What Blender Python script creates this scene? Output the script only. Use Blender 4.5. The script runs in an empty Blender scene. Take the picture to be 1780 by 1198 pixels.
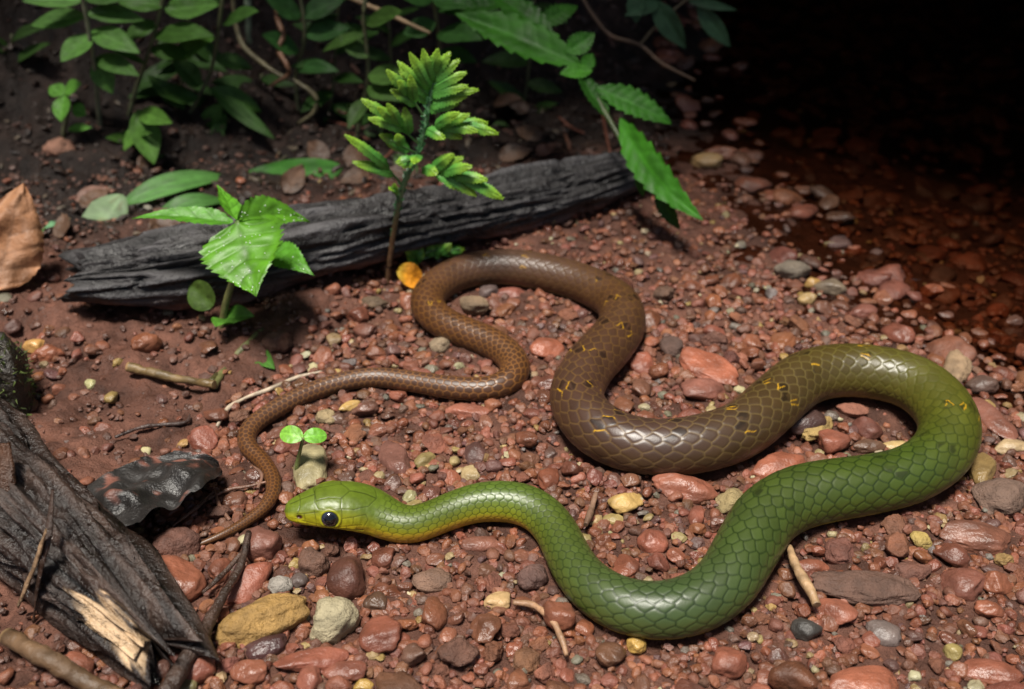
import bpy, math, random
import numpy as np

# ------------------------------------------------------------------ camera, sky, sun, exposure
scene = bpy.context.scene
CAM_H, PITCH, LENS = 0.166, math.radians(34.0), 38.0
cam_data = bpy.data.cameras.new('camera')
cam = bpy.data.objects.new('camera', cam_data)
scene.collection.objects.link(cam)
scene.camera = cam
cam.location = (0, 0, CAM_H)
cam.rotation_euler = (math.pi / 2 - PITCH, 0, 0)
cam_data.lens = LENS
cam_data.sensor_width = 36.0
cam_data.clip_start = 0.005
cam_data.clip_end = 300
cam_data.dof.use_dof = True
cam_data.dof.focus_distance = 0.232
cam_data.dof.aperture_fstop = 18.0

SUN_ELEV, SUN_AZ = 77.0, 215.0      # azimuth clockwise from +Y: high, a little to the left of and behind the camera
world = bpy.data.worlds.new('World')
scene.world = world
world.use_nodes = True
wn = world.node_tree.nodes; wl = world.node_tree.links
sky = wn.new('ShaderNodeTexSky')
sky.sky_type = 'NISHITA'; sky.sun_disc = False
sky.sun_elevation = math.radians(SUN_ELEV); sky.sun_rotation = math.radians(SUN_AZ)
wn['Background'].inputs['Strength'].default_value = 0.05
sky.dust_density = 3.0; sky.ozone_density = 0.3
wl.new(sky.outputs[0], wn['Background'].inputs['Color'])
sd = bpy.data.lights.new('sun', 'SUN')
sd.energy = 5.0; sd.angle = math.radians(14.0); sd.color = (1.0, 0.95, 0.86)
sun = bpy.data.objects.new('sun', sd)
scene.collection.objects.link(sun)
az = math.radians(SUN_AZ)
sun.rotation_euler = (math.radians(90 - SUN_ELEV), 0, math.pi - az)
sun.location = (0, 0, 2)
vs = scene.view_settings
vs.view_transform = 'Standard'; vs.look = 'None'; vs.gamma = 1.0; vs.use_curve_mapping = False
vs.exposure = 0.38
scene.cycles.use_denoising = True
scene.cycles.max_bounces = 6
scene.cycles.transparent_max_bounces = 8

# ------------------------------------------------------------------ helpers: pixels of the photograph <-> world
FPX = LENS / 36.0 * 1780
FWD = np.array([0, math.cos(PITCH), -math.sin(PITCH)])
UPV = np.array([0, math.sin(PITCH), math.cos(PITCH)])
RGT = np.array([1.0, 0, 0])
CAMP = np.array([0, 0, CAM_H])
def ray(px, py):
    return FWD + RGT * (px - 890) / FPX + UPV * (599 - py) / FPX
def G(px, py, z=0.0):                    # point at height z
    r = ray(px, py); t = (z - CAM_H) / r[2]
    return CAMP + r * t
def AT(px, py, Y):                       # point at ground distance Y
    r = ray(px, py)
    return CAMP + r * (Y / r[1])
def DEP(P):
    return float(np.dot(P - CAMP, FWD))
def PROJ(P):
    q = np.asarray(P) - CAMP
    d = q @ FWD
    return 890 + FPX * (q @ RGT) / d, 599 - FPX * (q @ UPV) / d

# ------------------------------------------------------------------ helpers: noise
def _h(ix, iy, iz, seed):
    with np.errstate(over='ignore'):
        h = (ix.astype(np.int64) * 374761393 + iy.astype(np.int64) * 668265263 + iz.astype(np.int64) * 2147483647 + seed * 974634777) & 0xFFFFFFFF
        h = ((h ^ (h >> 13)) * 1274126177) & 0xFFFFFFFF
        h = ((h ^ (h >> 16)) * 2246822519) & 0xFFFFFFFF
        return ((h ^ (h >> 15)) & 0xFFFF) / 32767.5 - 1.0
def vnoise(P, seed=0):
    P = np.asarray(P, float)
    i = np.floor(P); f = P - i; u = f * f * f * (f * (f * 6 - 15) + 10)
    x, y, z = i[..., 0], i[..., 1], i[..., 2]
    r = 0
    for a in (0, 1):
        wa = u[..., 0] if a else 1 - u[..., 0]
        for b in (0, 1):
            wb = u[..., 1] if b else 1 - u[..., 1]
            for c in (0, 1):
                wc = u[..., 2] if c else 1 - u[..., 2]
                r = r + wa * wb * wc * _h(x + a, y + b, z + c, seed)
    return r
def fbm(P, oct=4, seed=0, gain=0.5, lac=2.03):
    r = 0; a = 1.0; P = np.asarray(P, float)
    for k in range(oct):
        r = r + a * vnoise(P + 17.3 * k, seed + k); P = P * lac; a *= gain
    return r
def sstep(a, b, x):
    t = np.clip((x - a) / (b - a), 0, 1)
    return t * t * (3 - 2 * t)
def nrm(v):
    v = np.asarray(v, float)
    return v / (np.linalg.norm(v, axis=-1, keepdims=True) + 1e-12)

# ------------------------------------------------------------------ helpers: objects
COLL = scene.collection
BASE = {}
def raw_mesh(name, verts, faces, mat, col=None, smooth=True):
    verts = np.asarray(verts, np.float32)
    me = bpy.data.meshes.new(name)
    if not isinstance(faces, list): faces = [faces]
    faces = [np.asarray(f, np.int32) for f in faces if len(f)]
    nl = sum(f.size for f in faces); nf = sum(len(f) for f in faces)
    me.vertices.add(len(verts)); me.vertices.foreach_set('co', verts.ravel())
    me.loops.add(nl); me.polygons.add(nf)
    me.loops.foreach_set('vertex_index', np.concatenate([f.ravel() for f in faces]))
    tot = np.concatenate([np.full(len(f), f.shape[1], np.int32) for f in faces])
    start = np.concatenate([[0], np.cumsum(tot)[:-1]]).astype(np.int32)
    me.polygons.foreach_set('loop_start', start)
    me.polygons.foreach_set('loop_total', tot)
    me.polygons.foreach_set('use_smooth', np.full(nf, smooth, bool))
    me.update(calc_edges=True); me.validate()
    if col is not None:
        ca = me.color_attributes.new('Col', 'FLOAT_COLOR', 'POINT')
        c4 = np.ones((len(verts), 4), np.float32); c4[:, :3] = col
        ca.data.foreach_set('color', c4.ravel())
    me.materials.append(mat)
    return me
def tag(o, label=None, cat=None, group=None, kind=None):
    if label: o['label'] = label
    if cat: o['category'] = cat
    if group: o['group'] = group
    if kind: o['kind'] = kind
    return o
def thing(name, base, label, cat, group=None):
    o = bpy.data.objects.new(name, None); COLL.objects.link(o)
    o.location = tuple(float(c) for c in base); o.empty_display_size = 0.01
    BASE[o.name] = np.asarray(base, float)
    return tag(o, label, cat, group)
def obj(name, verts, faces, mat, col=None, parent=None, base=None, smooth=True, **kw):
    verts = np.asarray(verts, float)
    if parent is not None: b = BASE[parent.name]
    else: b = np.asarray(base, float) if base is not None else np.zeros(3)
    me = raw_mesh(name, verts - b, faces, mat, col, smooth)
    o = bpy.data.objects.new(name, me); COLL.objects.link(o)
    if parent is not None: o.parent = parent
    else: o.location = tuple(b)
    BASE[o.name] = b
    return tag(o, **kw)

def catmull(P, n):
    P = np.asarray(P, float)
    Q = np.vstack([2 * P[0] - P[1], P, 2 * P[-1] - P[-2]])
    seg = np.linalg.norm(np.diff(P[:, :3], axis=0), axis=1); s = np.concatenate([[0], np.cumsum(seg)])
    t = np.linspace(0, s[-1], n)
    k = np.clip(np.searchsorted(s, t, side='right') - 1, 0, len(P) - 2)
    u = ((t - s[k]) / np.maximum(seg[k], 1e-12))[:, None]
    a, b, c, d = Q[k], Q[k + 1], Q[k + 2], Q[k + 3]
    return 0.5 * (2 * b + (c - a) * u + (2 * a - 5 * b + 4 * c - d) * u * u + (3 * b - a - 3 * c + d) * u ** 3)
def frames(C, up=(0, 0, 1)):
    T = nrm(np.gradient(C, axis=0))
    S = np.cross(T, np.asarray(up, float)); bad = np.linalg.norm(S, axis=1) < 0.15
    if bad.any(): S[bad] = np.cross(T[bad], np.array([0.3, 1.0, 0.1]))
    S = nrm(S); N = np.cross(S, T)
    return T, S, N
def grid_faces(nu, nv, wrap=False):
    i = np.arange(nu - 1)[:, None]; j = np.arange(nv if wrap else nv - 1)[None, :]
    j2 = (j + 1) % nv
    a = i * nv + j; b = i * nv + j2; c = (i + 1) * nv + j2; d = (i + 1) * nv + j
    return np.stack([a, b, c, d], -1).reshape(-1, 4)
def tube(P, R, n=24, seg=10, flat=1.0, bump=0.0, bscale=400.0, seed=0, spline=True, closed=True):
    P = np.asarray(P, float); R = np.asarray(R, float)
    if R.ndim == 0: R = np.full(len(P), float(R))
    Q = np.hstack([P, R[:, None]])
    Q = catmull(Q, n) if spline else Q
    C = Q[:, :3]; r = np.maximum(Q[:, 3], 1e-5)
    n = len(C)
    T, S, N = frames(C)
    if closed:
        C = np.vstack([C[:1], C[:1], C, C[-1:], C[-1:]]); r = np.concatenate([[r[0] * .02, r[0] * .85], r, [r[-1] * .85, r[-1] * .02]])
        S = np.vstack([S[:1], S[:1], S, S[-1:], S[-1:]]); N = np.vstack([N[:1], N[:1], N, N[-1:], N[-1:]]); n += 4
    th = np.linspace(0, 2 * np.pi, seg, endpoint=False)
    V = C[:, None] + (r[:, None] * np.cos(th))[..., None] * S[:, None] + (r[:, None] * flat * np.sin(th))[..., None] * N[:, None]
    V = V.reshape(-1, 3)
    if bump:
        D = nrm(V - np.repeat(C, seg, 0))
        V = V + D * (np.repeat(r, seg) * bump * fbm(V * bscale, 3, seed))[:, None]
    return V, grid_faces(n, seg, True)
def merge(parts):
    Vs, Fs, o = [], [], 0
    for V, F in parts:
        Vs.append(V); Fs.append(np.asarray(F) + o); o += len(V)
    return np.vstack(Vs), np.vstack(Fs)

# leaf blade: a curved, folded sheet between two points with its own outline
OUT = {
    'ovate':  lambda u: np.sin(np.pi * np.clip(u, 0, 1) ** 0.72) ** 0.85,
    'acum':  lambda u: np.sin(np.pi * np.clip(u, 0, 1) ** 0.60) ** 1.15,
    'lance':  lambda u: np.sin(np.pi * np.clip(u, 0, 1) ** 0.85) ** 0.9,
    'oval':   lambda u: np.clip(1 - (2 * u - 1) ** 2, 0, 1) ** 0.55,
    'strap':  lambda u: np.clip(np.minimum(u * 6, (1 - u) * 3.0), 0, 1) ** 0.6,
}
def blade(base, tip, width, normal=(0, -0.5, 0.85), arch=0.1, fold=0.15, out='ovate', serr=0.0, nserr=14, nu=36, nv=13,
          vein=0.0, nvein=6, curl=0.0, wob=0.03, seed=0, side=0.0, skew=0.0):
    base = np.asarray(base, float); tip = np.asarray(tip, float)
    ax = tip - base; L = np.linalg.norm(ax); ax = ax / L
    N = np.asarray(normal, float); N = nrm(N - ax * np.dot(N, ax)); W = np.cross(ax, N)
    u = np.linspace(0.0, 1, nu)[:, None] * np.ones((1, nv)); v = np.linspace(-1, 1, nv)[None, :] * np.ones((nu, 1))
    hw = OUT[out](u) * width / 2
    saw = ((u * nserr) % 1.0)
    hw = hw * (1 - serr * np.abs(v) ** 6 * saw) + width * 0.004
    c = np.abs(v)
    h = arch * L * 4 * u * (1 - u) - fold * width / 2 * (1 - c) * OUT[out](u) * 1.0
    h = h + curl * width / 2 * (c ** 2) * OUT[out](u)
    if vein:
        ph = (u * nvein - c * 0.9)
        h = h + vein * width * (np.abs(np.sin(np.pi * ph)) ** 0.6 - 0.6) * np.clip(c * 4, 0, 1) * OUT[out](u)
    pos = base + ax * (u * L)[..., None] + W * (v * hw + side * L * 4 * (u * (1 - u)))[..., None] + N * h[..., None]
    if wob:
        pos = pos + N * (wob * width * fbm(np.stack([u * 4, v * 1.5, 0 * u + seed * 3.7], -1), 2, seed))[..., None]
    V = pos.reshape(-1, 3)
    return V, grid_faces(nu, nv), u.ravel(), v.ravel()
def leafcol(u, v, c, edge=(1, 1, 1), mid=1.25, tipc=None, nvein=6, veinc=1.15, seed=0, spot=0.0):
    c = np.asarray(c, float) * np.ones((len(u), 1))
    k = np.exp(-(v / 0.07) ** 2)[:, None]
    c = c * (1 + (mid - 1) * k)
    lat = np.exp(-((((u * nvein - np.abs(v) * 0.9) % 1.0) - 0.0) / 0.13) ** 2)[:, None]
    c = c * (1 + (veinc - 1) * lat)
    if tipc is not None:
        t = sstep(0.55, 1.0, u)[:, None]; c = c * (1 - t) + np.asarray(tipc) * t
    n = fbm(np.stack([u * 9, v * 4, 0 * u + seed], -1), 3, seed + 5)[:, None]
    c = c * (1 + 0.22 * n)
    if spot:
        m = sstep(0.45, 0.75, vnoise(np.stack([u * 6, v * 3, 0 * u + seed * 1.3], -1), seed + 9))[:, None] * spot
        c = c * (1 - m) + np.array([0.16, 0.09, 0.035]) * m
    return np.clip(c, 0, 1)

# ------------------------------------------------------------------ materials (all procedural)
def material(name, rough=(0.4, 0.6), bump=((300, 0.0004),), tint=0.25, tscale=120, spec=0.5, objcol=False, attr=True, color=(0.5, 0.5, 0.5),
             stretch=None, coat=0.0, trans=0.0, coat_rough=0.1, rscale=90, sss=0.0):
    m = bpy.data.materials.new(name); m.use_nodes = True
    nt = m.node_tree; N = nt.nodes; L = nt.links; b = N['Principled BSDF']
    tc = N.new('ShaderNodeTexCoord'); src = tc.outputs['Object']
    if objcol:                                  # alike stones share a mesh: shift the grain for each
        oi = N.new('ShaderNodeObjectInfo')
        ge = N.new('ShaderNodeNewGeometry'); src = ge.outputs['Position']
    if stretch:
        mp = N.new('ShaderNodeMapping'); mp.inputs['Scale'].default_value = stretch
        L.new(src, mp.inputs['Vector']); src = mp.outputs[0]
    if attr:
        at = N.new('ShaderNodeAttribute'); at.attribute_name = 'Col'; c = at.outputs['Color']
    elif objcol:
        c = oi.outputs['Color']
    else:
        rgb = N.new('ShaderNodeRGB'); rgb.outputs[0].default_value = (*color, 1); c = rgb.outputs[0]
    if tint:
        n1 = N.new('ShaderNodeTexNoise'); n1.inputs['Scale'].default_value = tscale; n1.inputs['Detail'].default_value = 6
        L.new(src, n1.inputs['Vector'])
        mr = N.new('ShaderNodeMapRange'); mr.inputs[1].default_value = 0.3; mr.inputs[2].default_value = 0.7
        mr.inputs[3].default_value = 1 - tint; mr.inputs[4].default_value = 1 + tint
        L.new(n1.outputs['Fac'], mr.inputs[0])
        mx = N.new('ShaderNodeVectorMath'); mx.operation = 'SCALE'
        L.new(c, mx.inputs[0]); L.new(mr.outputs[0], mx.inputs['Scale']); c = mx.outputs[0]
    L.new(c, b.inputs['Base Color'])
    n2 = N.new('ShaderNodeTexNoise'); n2.inputs['Scale'].default_value = rscale; n2.inputs['Detail'].default_value = 4
    L.new(src, n2.inputs['Vector'])
    r2 = N.new('ShaderNodeMapRange'); r2.inputs[1].default_value = 0.35; r2.inputs[2].default_value = 0.65
    r2.inputs[3].default_value = rough[0]; r2.inputs[4].default_value = rough[1]
    L.new(n2.outputs['Fac'], r2.inputs[0]); L.new(r2.outputs[0], b.inputs['Roughness'])
    b.inputs['Specular IOR Level'].default_value = spec
    b.inputs['Coat Weight'].default_value = coat; b.inputs['Coat Roughness'].default_value = coat_rough
    prev = None
    for sc, dist in bump:
        n3 = N.new('ShaderNodeTexNoise'); n3.inputs['Scale'].default_value = sc; n3.inputs['Detail'].default_value = 5
        n3.inputs['Roughness'].default_value = 0.6
        L.new(src, n3.inputs['Vector'])
        bp = N.new('ShaderNodeBump'); bp.inputs['Strength'].default_value = 1.0; bp.inputs['Distance'].default_value = dist
        L.new(n3.outputs['Fac'], bp.inputs['Height'])
        if prev: L.new(prev, bp.inputs['Normal'])
        prev = bp.outputs[0]
    if prev: L.new(prev, b.inputs['Normal'])
    if sss:
        b.inputs['Subsurface Weight'].default_value = sss; b.inputs['Subsurface Radius'].default_value = (0.0006, 0.0008, 0.0003)
        b.inputs['Subsurface Scale'].default_value = 1.0
    if trans:                                   # thin leaf: part of the light goes through
        tr = N.new('ShaderNodeBsdfTranslucent'); L.new(c, tr.inputs['Color'])
        mxs = N.new('ShaderNodeMixShader'); mxs.inputs[0].default_value = trans
        L.new(b.outputs[0], mxs.inputs[1]); L.new(tr.outputs[0], mxs.inputs[2])
        L.new(mxs.outputs[0], N['Material Output'].inputs['Surface'])
    return m
M = {}
M['ground'] = material('wet_red_soil', rough=(0.38, 0.8), bump=((180, 0.0020), (700, 0.0012), (2200, 0.0004)), tint=0.4, tscale=140, spec=0.3)
M['stone'] = material('wet_stone', rough=(0.22, 0.5), bump=((330, 0.0007), (1700, 0.00012)), tint=0.38, tscale=190, objcol=True, attr=False, rscale=140)
M['stone_dull'] = material('dull_stone', rough=(0.5, 0.8), bump=((600, 0.0010), (1800, 0.00045)), tint=0.35, tscale=260, objcol=True, attr=False, rscale=200)
M['gravel'] = material('wet_gravel', rough=(0.25, 0.65), bump=((420, 0.0006), (1600, 0.00022)), tint=0.38, tscale=210, rscale=140)
M['snake'] = material('snake_skin', rough=(0.35, 0.45), bump=((2500, 0.00002),), tint=0.10, tscale=160, spec=0.5, rscale=60)
M['eye'] = material('snake_eye', rough=(0.02, 0.03), bump=(), tint=0, attr=True, coat=1.0, coat_rough=0.01)
M['charred'] = material('charred_wood', rough=(0.42, 0.75), bump=((120, 0.0022), (420, 0.0010)), tint=0.4, tscale=90)
M['rotten'] = material('wet_rotten_wood', rough=(0.16, 0.55), bump=((200, 0.0016), (700, 0.0008)), tint=0.4, tscale=140)
M['twig'] = material('twig_bark', rough=(0.3, 0.6), bump=((700, 0.0004),), tint=0.35, tscale=200)
M['leaf'] = material('fresh_leaf', rough=(0.34, 0.52), bump=((900, 0.00012),), tint=0.15, tscale=150, trans=0.22)
M['herb'] = material('herb_leaf', spec=0.25, rough=(0.45, 0.65), bump=((500, 0.0002),), tint=0.25, tscale=90, trans=0.2)
M['dry'] = material('dry_leaf', rough=(0.45, 0.7), bump=((350, 0.0007), (1200, 0.0002)), tint=0.35, tscale=110, trans=0.08)
M['blackleaf'] = material('black_wet_leaf', rough=(0.22, 0.5), bump=((300, 0.0006), (1100, 0.0003)), tint=0.4, tscale=130)
M['moss'] = material('moss', rough=(0.5, 0.8), bump=(), tint=0.4, tscale=250, trans=0.2)
M['dew'] = material('dew', rough=(0.05, 0.08), bump=(), tint=0, attr=False, color=(0.75, 0.8, 0.75), spec=0.8)
M['shade_slab'] = material('shade_slab_dark', rough=(0.6, 0.9), bump=((6, 0.05), (30, 0.01)), tint=0.35, tscale=5, attr=False, color=(0.035, 0.028, 0.024), rscale=8)  # only for the added slab that shades the back

# ------------------------------------------------------------------ terrain shape
SH = np.array([G(x, y)[:2] for x, y in [(1780, 745), (1690, 655), (1600, 612), (1480, 545), (1400, 490), (1330, 420), (1250, 300), (1190, 235)]])
SHY = np.concatenate([[-3, 0.10], SH[:, 1], [0.62, 1.0, 3.0]])
SHX = np.concatenate([[1.2, 0.42], SH[:, 0], [0.06, 0.02, -0.3]])
WATER = -0.0035
def shore_d(x, y):                        # >0 on the water side, metres
    y2 = np.clip(y, -3, 3)
    xs = np.interp(y2, SHY, SHX)
    slope = (np.interp(y2 + .01, SHY, SHX) - np.interp(y2 - .01, SHY, SHX)) / 0.02
    return (x - xs) / np.sqrt(1 + slope ** 2)
LOGL, LOGR = G(130, 505), G(1115, 318)
def log_y(x):
    t = (x - LOGL[0]) / (LOGR[0] - LOGL[0])
    return LOGL[1] + np.clip(t, -0.5, 1.2) * (LOGR[1] - LOGL[1])
def mud_mask(x, y):                        # bare soil on the left and up by the log
    px, py = PROJ(np.stack([x, y, np.zeros_like(x)], -1)) if np.ndim(x) else PROJ(np.array([x, y, 0.0]))
    edge = np.interp(py, [380, 480, 560, 640, 700, 760, 830, 900], [760, 640, 560, 500, 400, 330, 290, 140])
    return sstep(60, -60, px - edge)
def ground_z(x, y, fine=True):
    x = np.asarray(x, float); y = np.asarray(y, float)
    P = np.stack([x, y, np.zeros_like(x)], -1)
    d = shore_d(x, y)
    z = -0.0035 * sstep(-0.06, 0.0, d) - 0.022 * sstep(0.0, 0.16, d)
    near = np.exp(-((y - 0.25) ** 2) / 0.35 ** 2) * np.exp(-(x / 0.5) ** 2)
    land = sstep(0.02, -0.05, d)
    yl = log_y(x)
    bank = sstep(0.085, 0.30, y - yl) * sstep(0.10, -0.06, d + 0.05) * 0.16
    z = z + bank * (1 + 0.35 * fbm(P * 14, 3, 11))
    mud = mud_mask(np.clip(x, -.5, .5), np.clip(y, .1, .6))
    z = z + mud * (0.0035 + 0.0030 * fbm(P * 38, 3, 3)) * near
    z = z + land * near * 0.0011 * fbm(P * 90, 2, 5)
    z = z + 0.006 * sstep(0.18, 0.10, y) * sstep(0.05, -0.15, x)
    # unseen hillside, added behind to darken the stream's reflections, and a rise to the left
    far = sstep(0.9, 4.5, np.hypot(x * 0.6, np.maximum(y, 0)) ) * 2.6 * sstep(0.3, 1.2, y) + sstep(-0.5, -3.5, x) * 1.3
    z = z + far * (1 + 0.25 * fbm(P * 1.3, 3, 21))
    z = z + sstep(0.03, 0.09, y - yl) * near * (0.0050 * fbm(P * 55, 3, 61) + 0.0022 * fbm(P * 170, 2, 63)) * land
    if fine:
        k = 0.6 + 0.4 * mud
        z = z + near * k * (0.0011 * fbm(P * 170, 3, 31) + 0.0005 * fbm(P * 520, 2, 41))
    return z
def ground_hit(px, py, up=0.0):
    z = 0.0
    for _ in range(8):
        p = G(px, py, z + up)
        z = float(ground_z(p[0], p[1], False))
    return G(px, py, z + up)

gx = np.concatenate([-0.21 - np.geomspace(0.002, 40, 26)[::-1], np.linspace(-0.21, 0.29, 460), 0.29 + np.geomspace(0.002, 40, 26)])
gy = np.concatenate([0.11 - np.geomspace(0.002, 30, 20)[::-1], np.geomspace(0.11, 0.60, 350), 0.60 + np.geomspace(0.003, 60, 34)])
X, Y = np.meshgrid(gx, gy, indexing='ij')
Z = ground_z(X, Y)
GV = np.stack([X, Y, Z], -1).reshape(-1, 3)
gn = fbm(GV * 60, 4, 77)[:, None]
gn2 = fbm(GV * 260, 3, 78)[:, None]
gcol = np.array([0.112, 0.049, 0.033]) * (1 + 0.30 * gn + 0.25 * gn2)
dk = sstep(0.012, 0.05, GV[:, 1] - log_y(GV[:, 0]))[:, None]          # leaf mould behind the log, coloured near black to deepen the shade there
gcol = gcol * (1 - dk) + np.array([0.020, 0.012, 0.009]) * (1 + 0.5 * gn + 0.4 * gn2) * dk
wet = sstep(-0.006, 0.004, shore_d(GV[:, 0], GV[:, 1]))[:, None]
gcol = gcol * (1 - 0.35 * wet)
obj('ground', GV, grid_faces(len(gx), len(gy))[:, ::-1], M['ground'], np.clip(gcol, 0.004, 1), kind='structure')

# stream water: transparent sheet with fresnel reflection and ripples
def water_material():
    m = bpy.data.materials.new('stream_water'); m.use_nodes = True
    nt = m.node_tree; N = nt.nodes; L = nt.links
    N.remove(N['Principled BSDF'])
    tc = N.new('ShaderNodeTexCoord'); mp = N.new('ShaderNodeMapping'); mp.inputs['Scale'].default_value = (0.45, 1.0, 1.0)
    mp.inputs['Rotation'].default_value = (0, 0, math.radians(-18))
    L.new(tc.outputs['Object'], mp.inputs['Vector'])
    n = N.new('ShaderNodeTexNoise'); n.inputs['Scale'].default_value = 90; n.inputs['Detail'].default_value = 3; n.inputs['Distortion'].default_value = 0.6
    L.new(mp.outputs[0], n.inputs['Vector'])
    bp = N.new('ShaderNodeBump'); bp.inputs['Distance'].default_value = 0.0035
    L.new(n.outputs['Fac'], bp.inputs['Height'])
    gl = N.new('ShaderNodeBsdfGlossy'); gl.inputs['Roughness'].default_value = 0.04
    L.new(bp.outputs[0], gl.inputs['Normal'])
    tr = N.new('ShaderNodeBsdfTransparent'); tr.inputs['Color'].default_value = (0.54, 0.40, 0.31, 1)
    fr = N.new('ShaderNodeFresnel'); fr.inputs['IOR'].default_value = 1.33
    mx = N.new('ShaderNodeMixShader'); L.new(fr.outputs[0], mx.inputs[0]); L.new(tr.outputs[0], mx.inputs[1]); L.new(gl.outputs[0], mx.inputs[2])
    L.new(mx.outputs[0], N['Material Output'].inputs['Surface'])
    return m
wx = np.concatenate([np.linspace(-0.4, 0.02, 8)[:-1], np.linspace(0.02, 0.75, 170), np.geomspace(0.76, 6, 14)])
wy = np.concatenate([[-3, -1, 0.0], np.linspace(0.15, 0.75, 170), np.geomspace(0.76, 2.4, 14)])
WX, WY = np.meshgrid(wx, wy, indexing='ij')
WP = np.stack([WX, WY, 0 * WX], -1)
rp = np.stack([(WX * 0.95 + WY * 0.3) * 45, (WY * 0.95 - WX * 0.3) * 110, 0 * WX], -1)
amp = sstep(0.0, 0.05, shore_d(WX, WY))
WZ = WATER + 0.0007 * amp * fbm(rp, 3, 91)
obj('stream_water', np.stack([WX, WY, WZ], -1).reshape(-1, 3), grid_faces(len(wx), len(wy))[:, ::-1], water_material(), kind='structure')

# unseen overhead slab, added to block the sun and shade the far bank
def shade_slab_mesh():
    nx, ny = 90, 60
    u, v = np.meshgrid(np.linspace(0, 1, nx), np.linspace(0, 2 * np.pi, ny, endpoint=False), indexing='ij')
    x = -2.6 + 6.2 * u
    front = np.interp(x, [-3, -0.5, -0.1, 0.1, 0.3, 0.6, 4], [0.30, 0.265, 0.235, 0.225, 0.25, 0.27, 0.12])
    yc, ry = front + 1.5, 1.5
    cx, cz = np.cos(v), np.sin(v)
    y = yc + ry * np.sign(cx) * np.abs(cx) ** 0.6
    z = 0.70 + 0.22 * np.sign(cz) * np.abs(cz) ** 0.6 + 0.12 * (y - front)
    P = np.stack([x, y, z], -1)
    P = P + nrm(np.stack([0 * x, cx, cz], -1)) * (0.07 * fbm(P * 4, 4, 55))[..., None]
    e = sstep(0, .04, u) * sstep(1, .96, u)
    P[..., 2] = 0.74 + (P[..., 2] - 0.74) * (0.02 + 0.98 * e)
    return P.reshape(-1, 3), grid_faces(nx, ny, True)
LV, LF = shade_slab_mesh()
obj('added_shade_slab', LV, LF, M['shade_slab'], kind='structure')

# ------------------------------------------------------------------ the snake
SN = [  # px, py of the body's middle, width in px, lift of the belly (m)
 (495, 889, 60, .0052), (530, 886, 60, .0050), (570, 882, 60, .0046), (610, 882, 60, .0040), (645, 889, 60, .0028), (680, 906, 60, .0014), (714, 914, 63, .0008),
 (752, 902, 64, .0008), (791, 886, 66, .001), (828, 875, 70, .0012), (864, 872, 73, .001), (905, 876, 74, .0007), (940, 893, 74, .0003), (968, 925, 75, 0), (986, 963, 78, 0),
 (1008, 1000, 84, 0), (1042, 1032, 92, 0), (1090, 1055, 98, 0), (1150, 1062, 102, 0), (1212, 1048, 106, 0), (1262, 1012, 109, 0),
 (1297, 955, 112, 0), (1332, 900, 113, 0), (1382, 868, 113, 0), (1440, 854, 111, 0), (1510, 843, 106, 0), (1580, 826, 103, 0),
 (1632, 792, 104, 0), (1651, 748, 104, 0), (1634, 704, 102, 0), (1590, 668, 99, 0), (1530, 650, 97, 0), (1460, 645, 96, 0),
 (1398, 659, 97, 0), (1344, 703, 100, 0), (1290, 747, 102, 0), (1222, 771, 104, 0), (1150, 779, 101, 0), (1080, 768, 101, 0),
 (1025, 735, 98, 0), (1002, 690, 93, 0), (1020, 643, 91, 0), (1056, 603, 88, 0), (1081, 565, 82, 0), (1075, 530, 76, 0),
 (1040, 505, 71, 0), (995, 487, 68, 0), (935, 472, 67, 0), (870, 465, 64, 0), (808, 473, 62, 0), (760, 497, 60, 0),
 (742, 529, 59, 0), (768, 560, 57, 0), (818, 582, 56, 0), (864, 602, 55, 0), (895, 632, 53, 0), (886, 662, 49, 0),
 (848, 676, 44, 0), (790, 675, 42, 0), (720, 664, 38, 0), (650, 656, 35, 0), (580, 668, 34, 0), (520, 690, 33, 0),
 (465, 720, 33, 0), (432, 748, 33, 0), (430, 776, 31, 0), (455, 800, 29, 0), (475, 832, 27, .0002), (473, 864, 25, .0005),
 (452, 890, 21, .0008), (410, 918, 17, .001), (368, 938, 12, .0012), (318, 957, 4, .001)]
SNC = {}      # pigment along the body: index of SN -> dorsal colour, flank colour, seam colour
ctr = []
for px, py, w, lift in SN:
    r = 0.006
    for _ in range(6):
        P = G(px, py, 0.86 * r + lift)
        r = w * DEP(P) / (2 * FPX)
    ctr.append((*P, r))
ctr = np.array(ctr)
dense = catmull(ctr, 3000)
ci = np.interp(np.linspace(0, 1, 3000), np.concatenate([[0], np.cumsum(np.linalg.norm(np.diff(ctr[:, :3], axis=0), axis=1))]) / np.linalg.norm(np.diff(ctr[:, :3], axis=0), axis=1).sum(), np.arange(len(SN)))
ker = np.exp(-np.linspace(-2.2, 2.2, 61) ** 2); ker /= ker.sum()
pad = np.vstack([dense[:1] + (dense[:1] - dense[1:31][::-1]), dense, dense[-1:] + (dense[-1:] - dense[-31:-1][::-1])])
dense = np.stack([np.convolve(pad[:, k], ker, 'valid') for k in range(4)], 1)
sd_ = np.concatenate([[0], np.cumsum(np.linalg.norm(np.diff(dense[:, :3], axis=0), axis=1))])
STOT = sd_[-1]
# ring positions: fine where the body is thin
HEADL = 0.0215
s_list = [0.0]
while s_list[-1] < STOT:
    r_ = float(np.interp(s_list[-1], sd_, dense[:, 3]))
    step = float(np.clip(0.040 * r_, 0.00012, 0.00028))
    if s_list[-1] < 0.002: step = 0.00002 + s_list[-1] * 0.09
    s_list.append(s_list[-1] + step)
sr = np.array(s_list[:-1]); nR = len(sr)
C = np.stack([np.interp(sr, sd_, dense[:, k]) for k in range(3)], 1)
rb = np.interp(sr, sd_, dense[:, 3]); kidx = np.interp(sr, sd_, ci)
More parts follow.
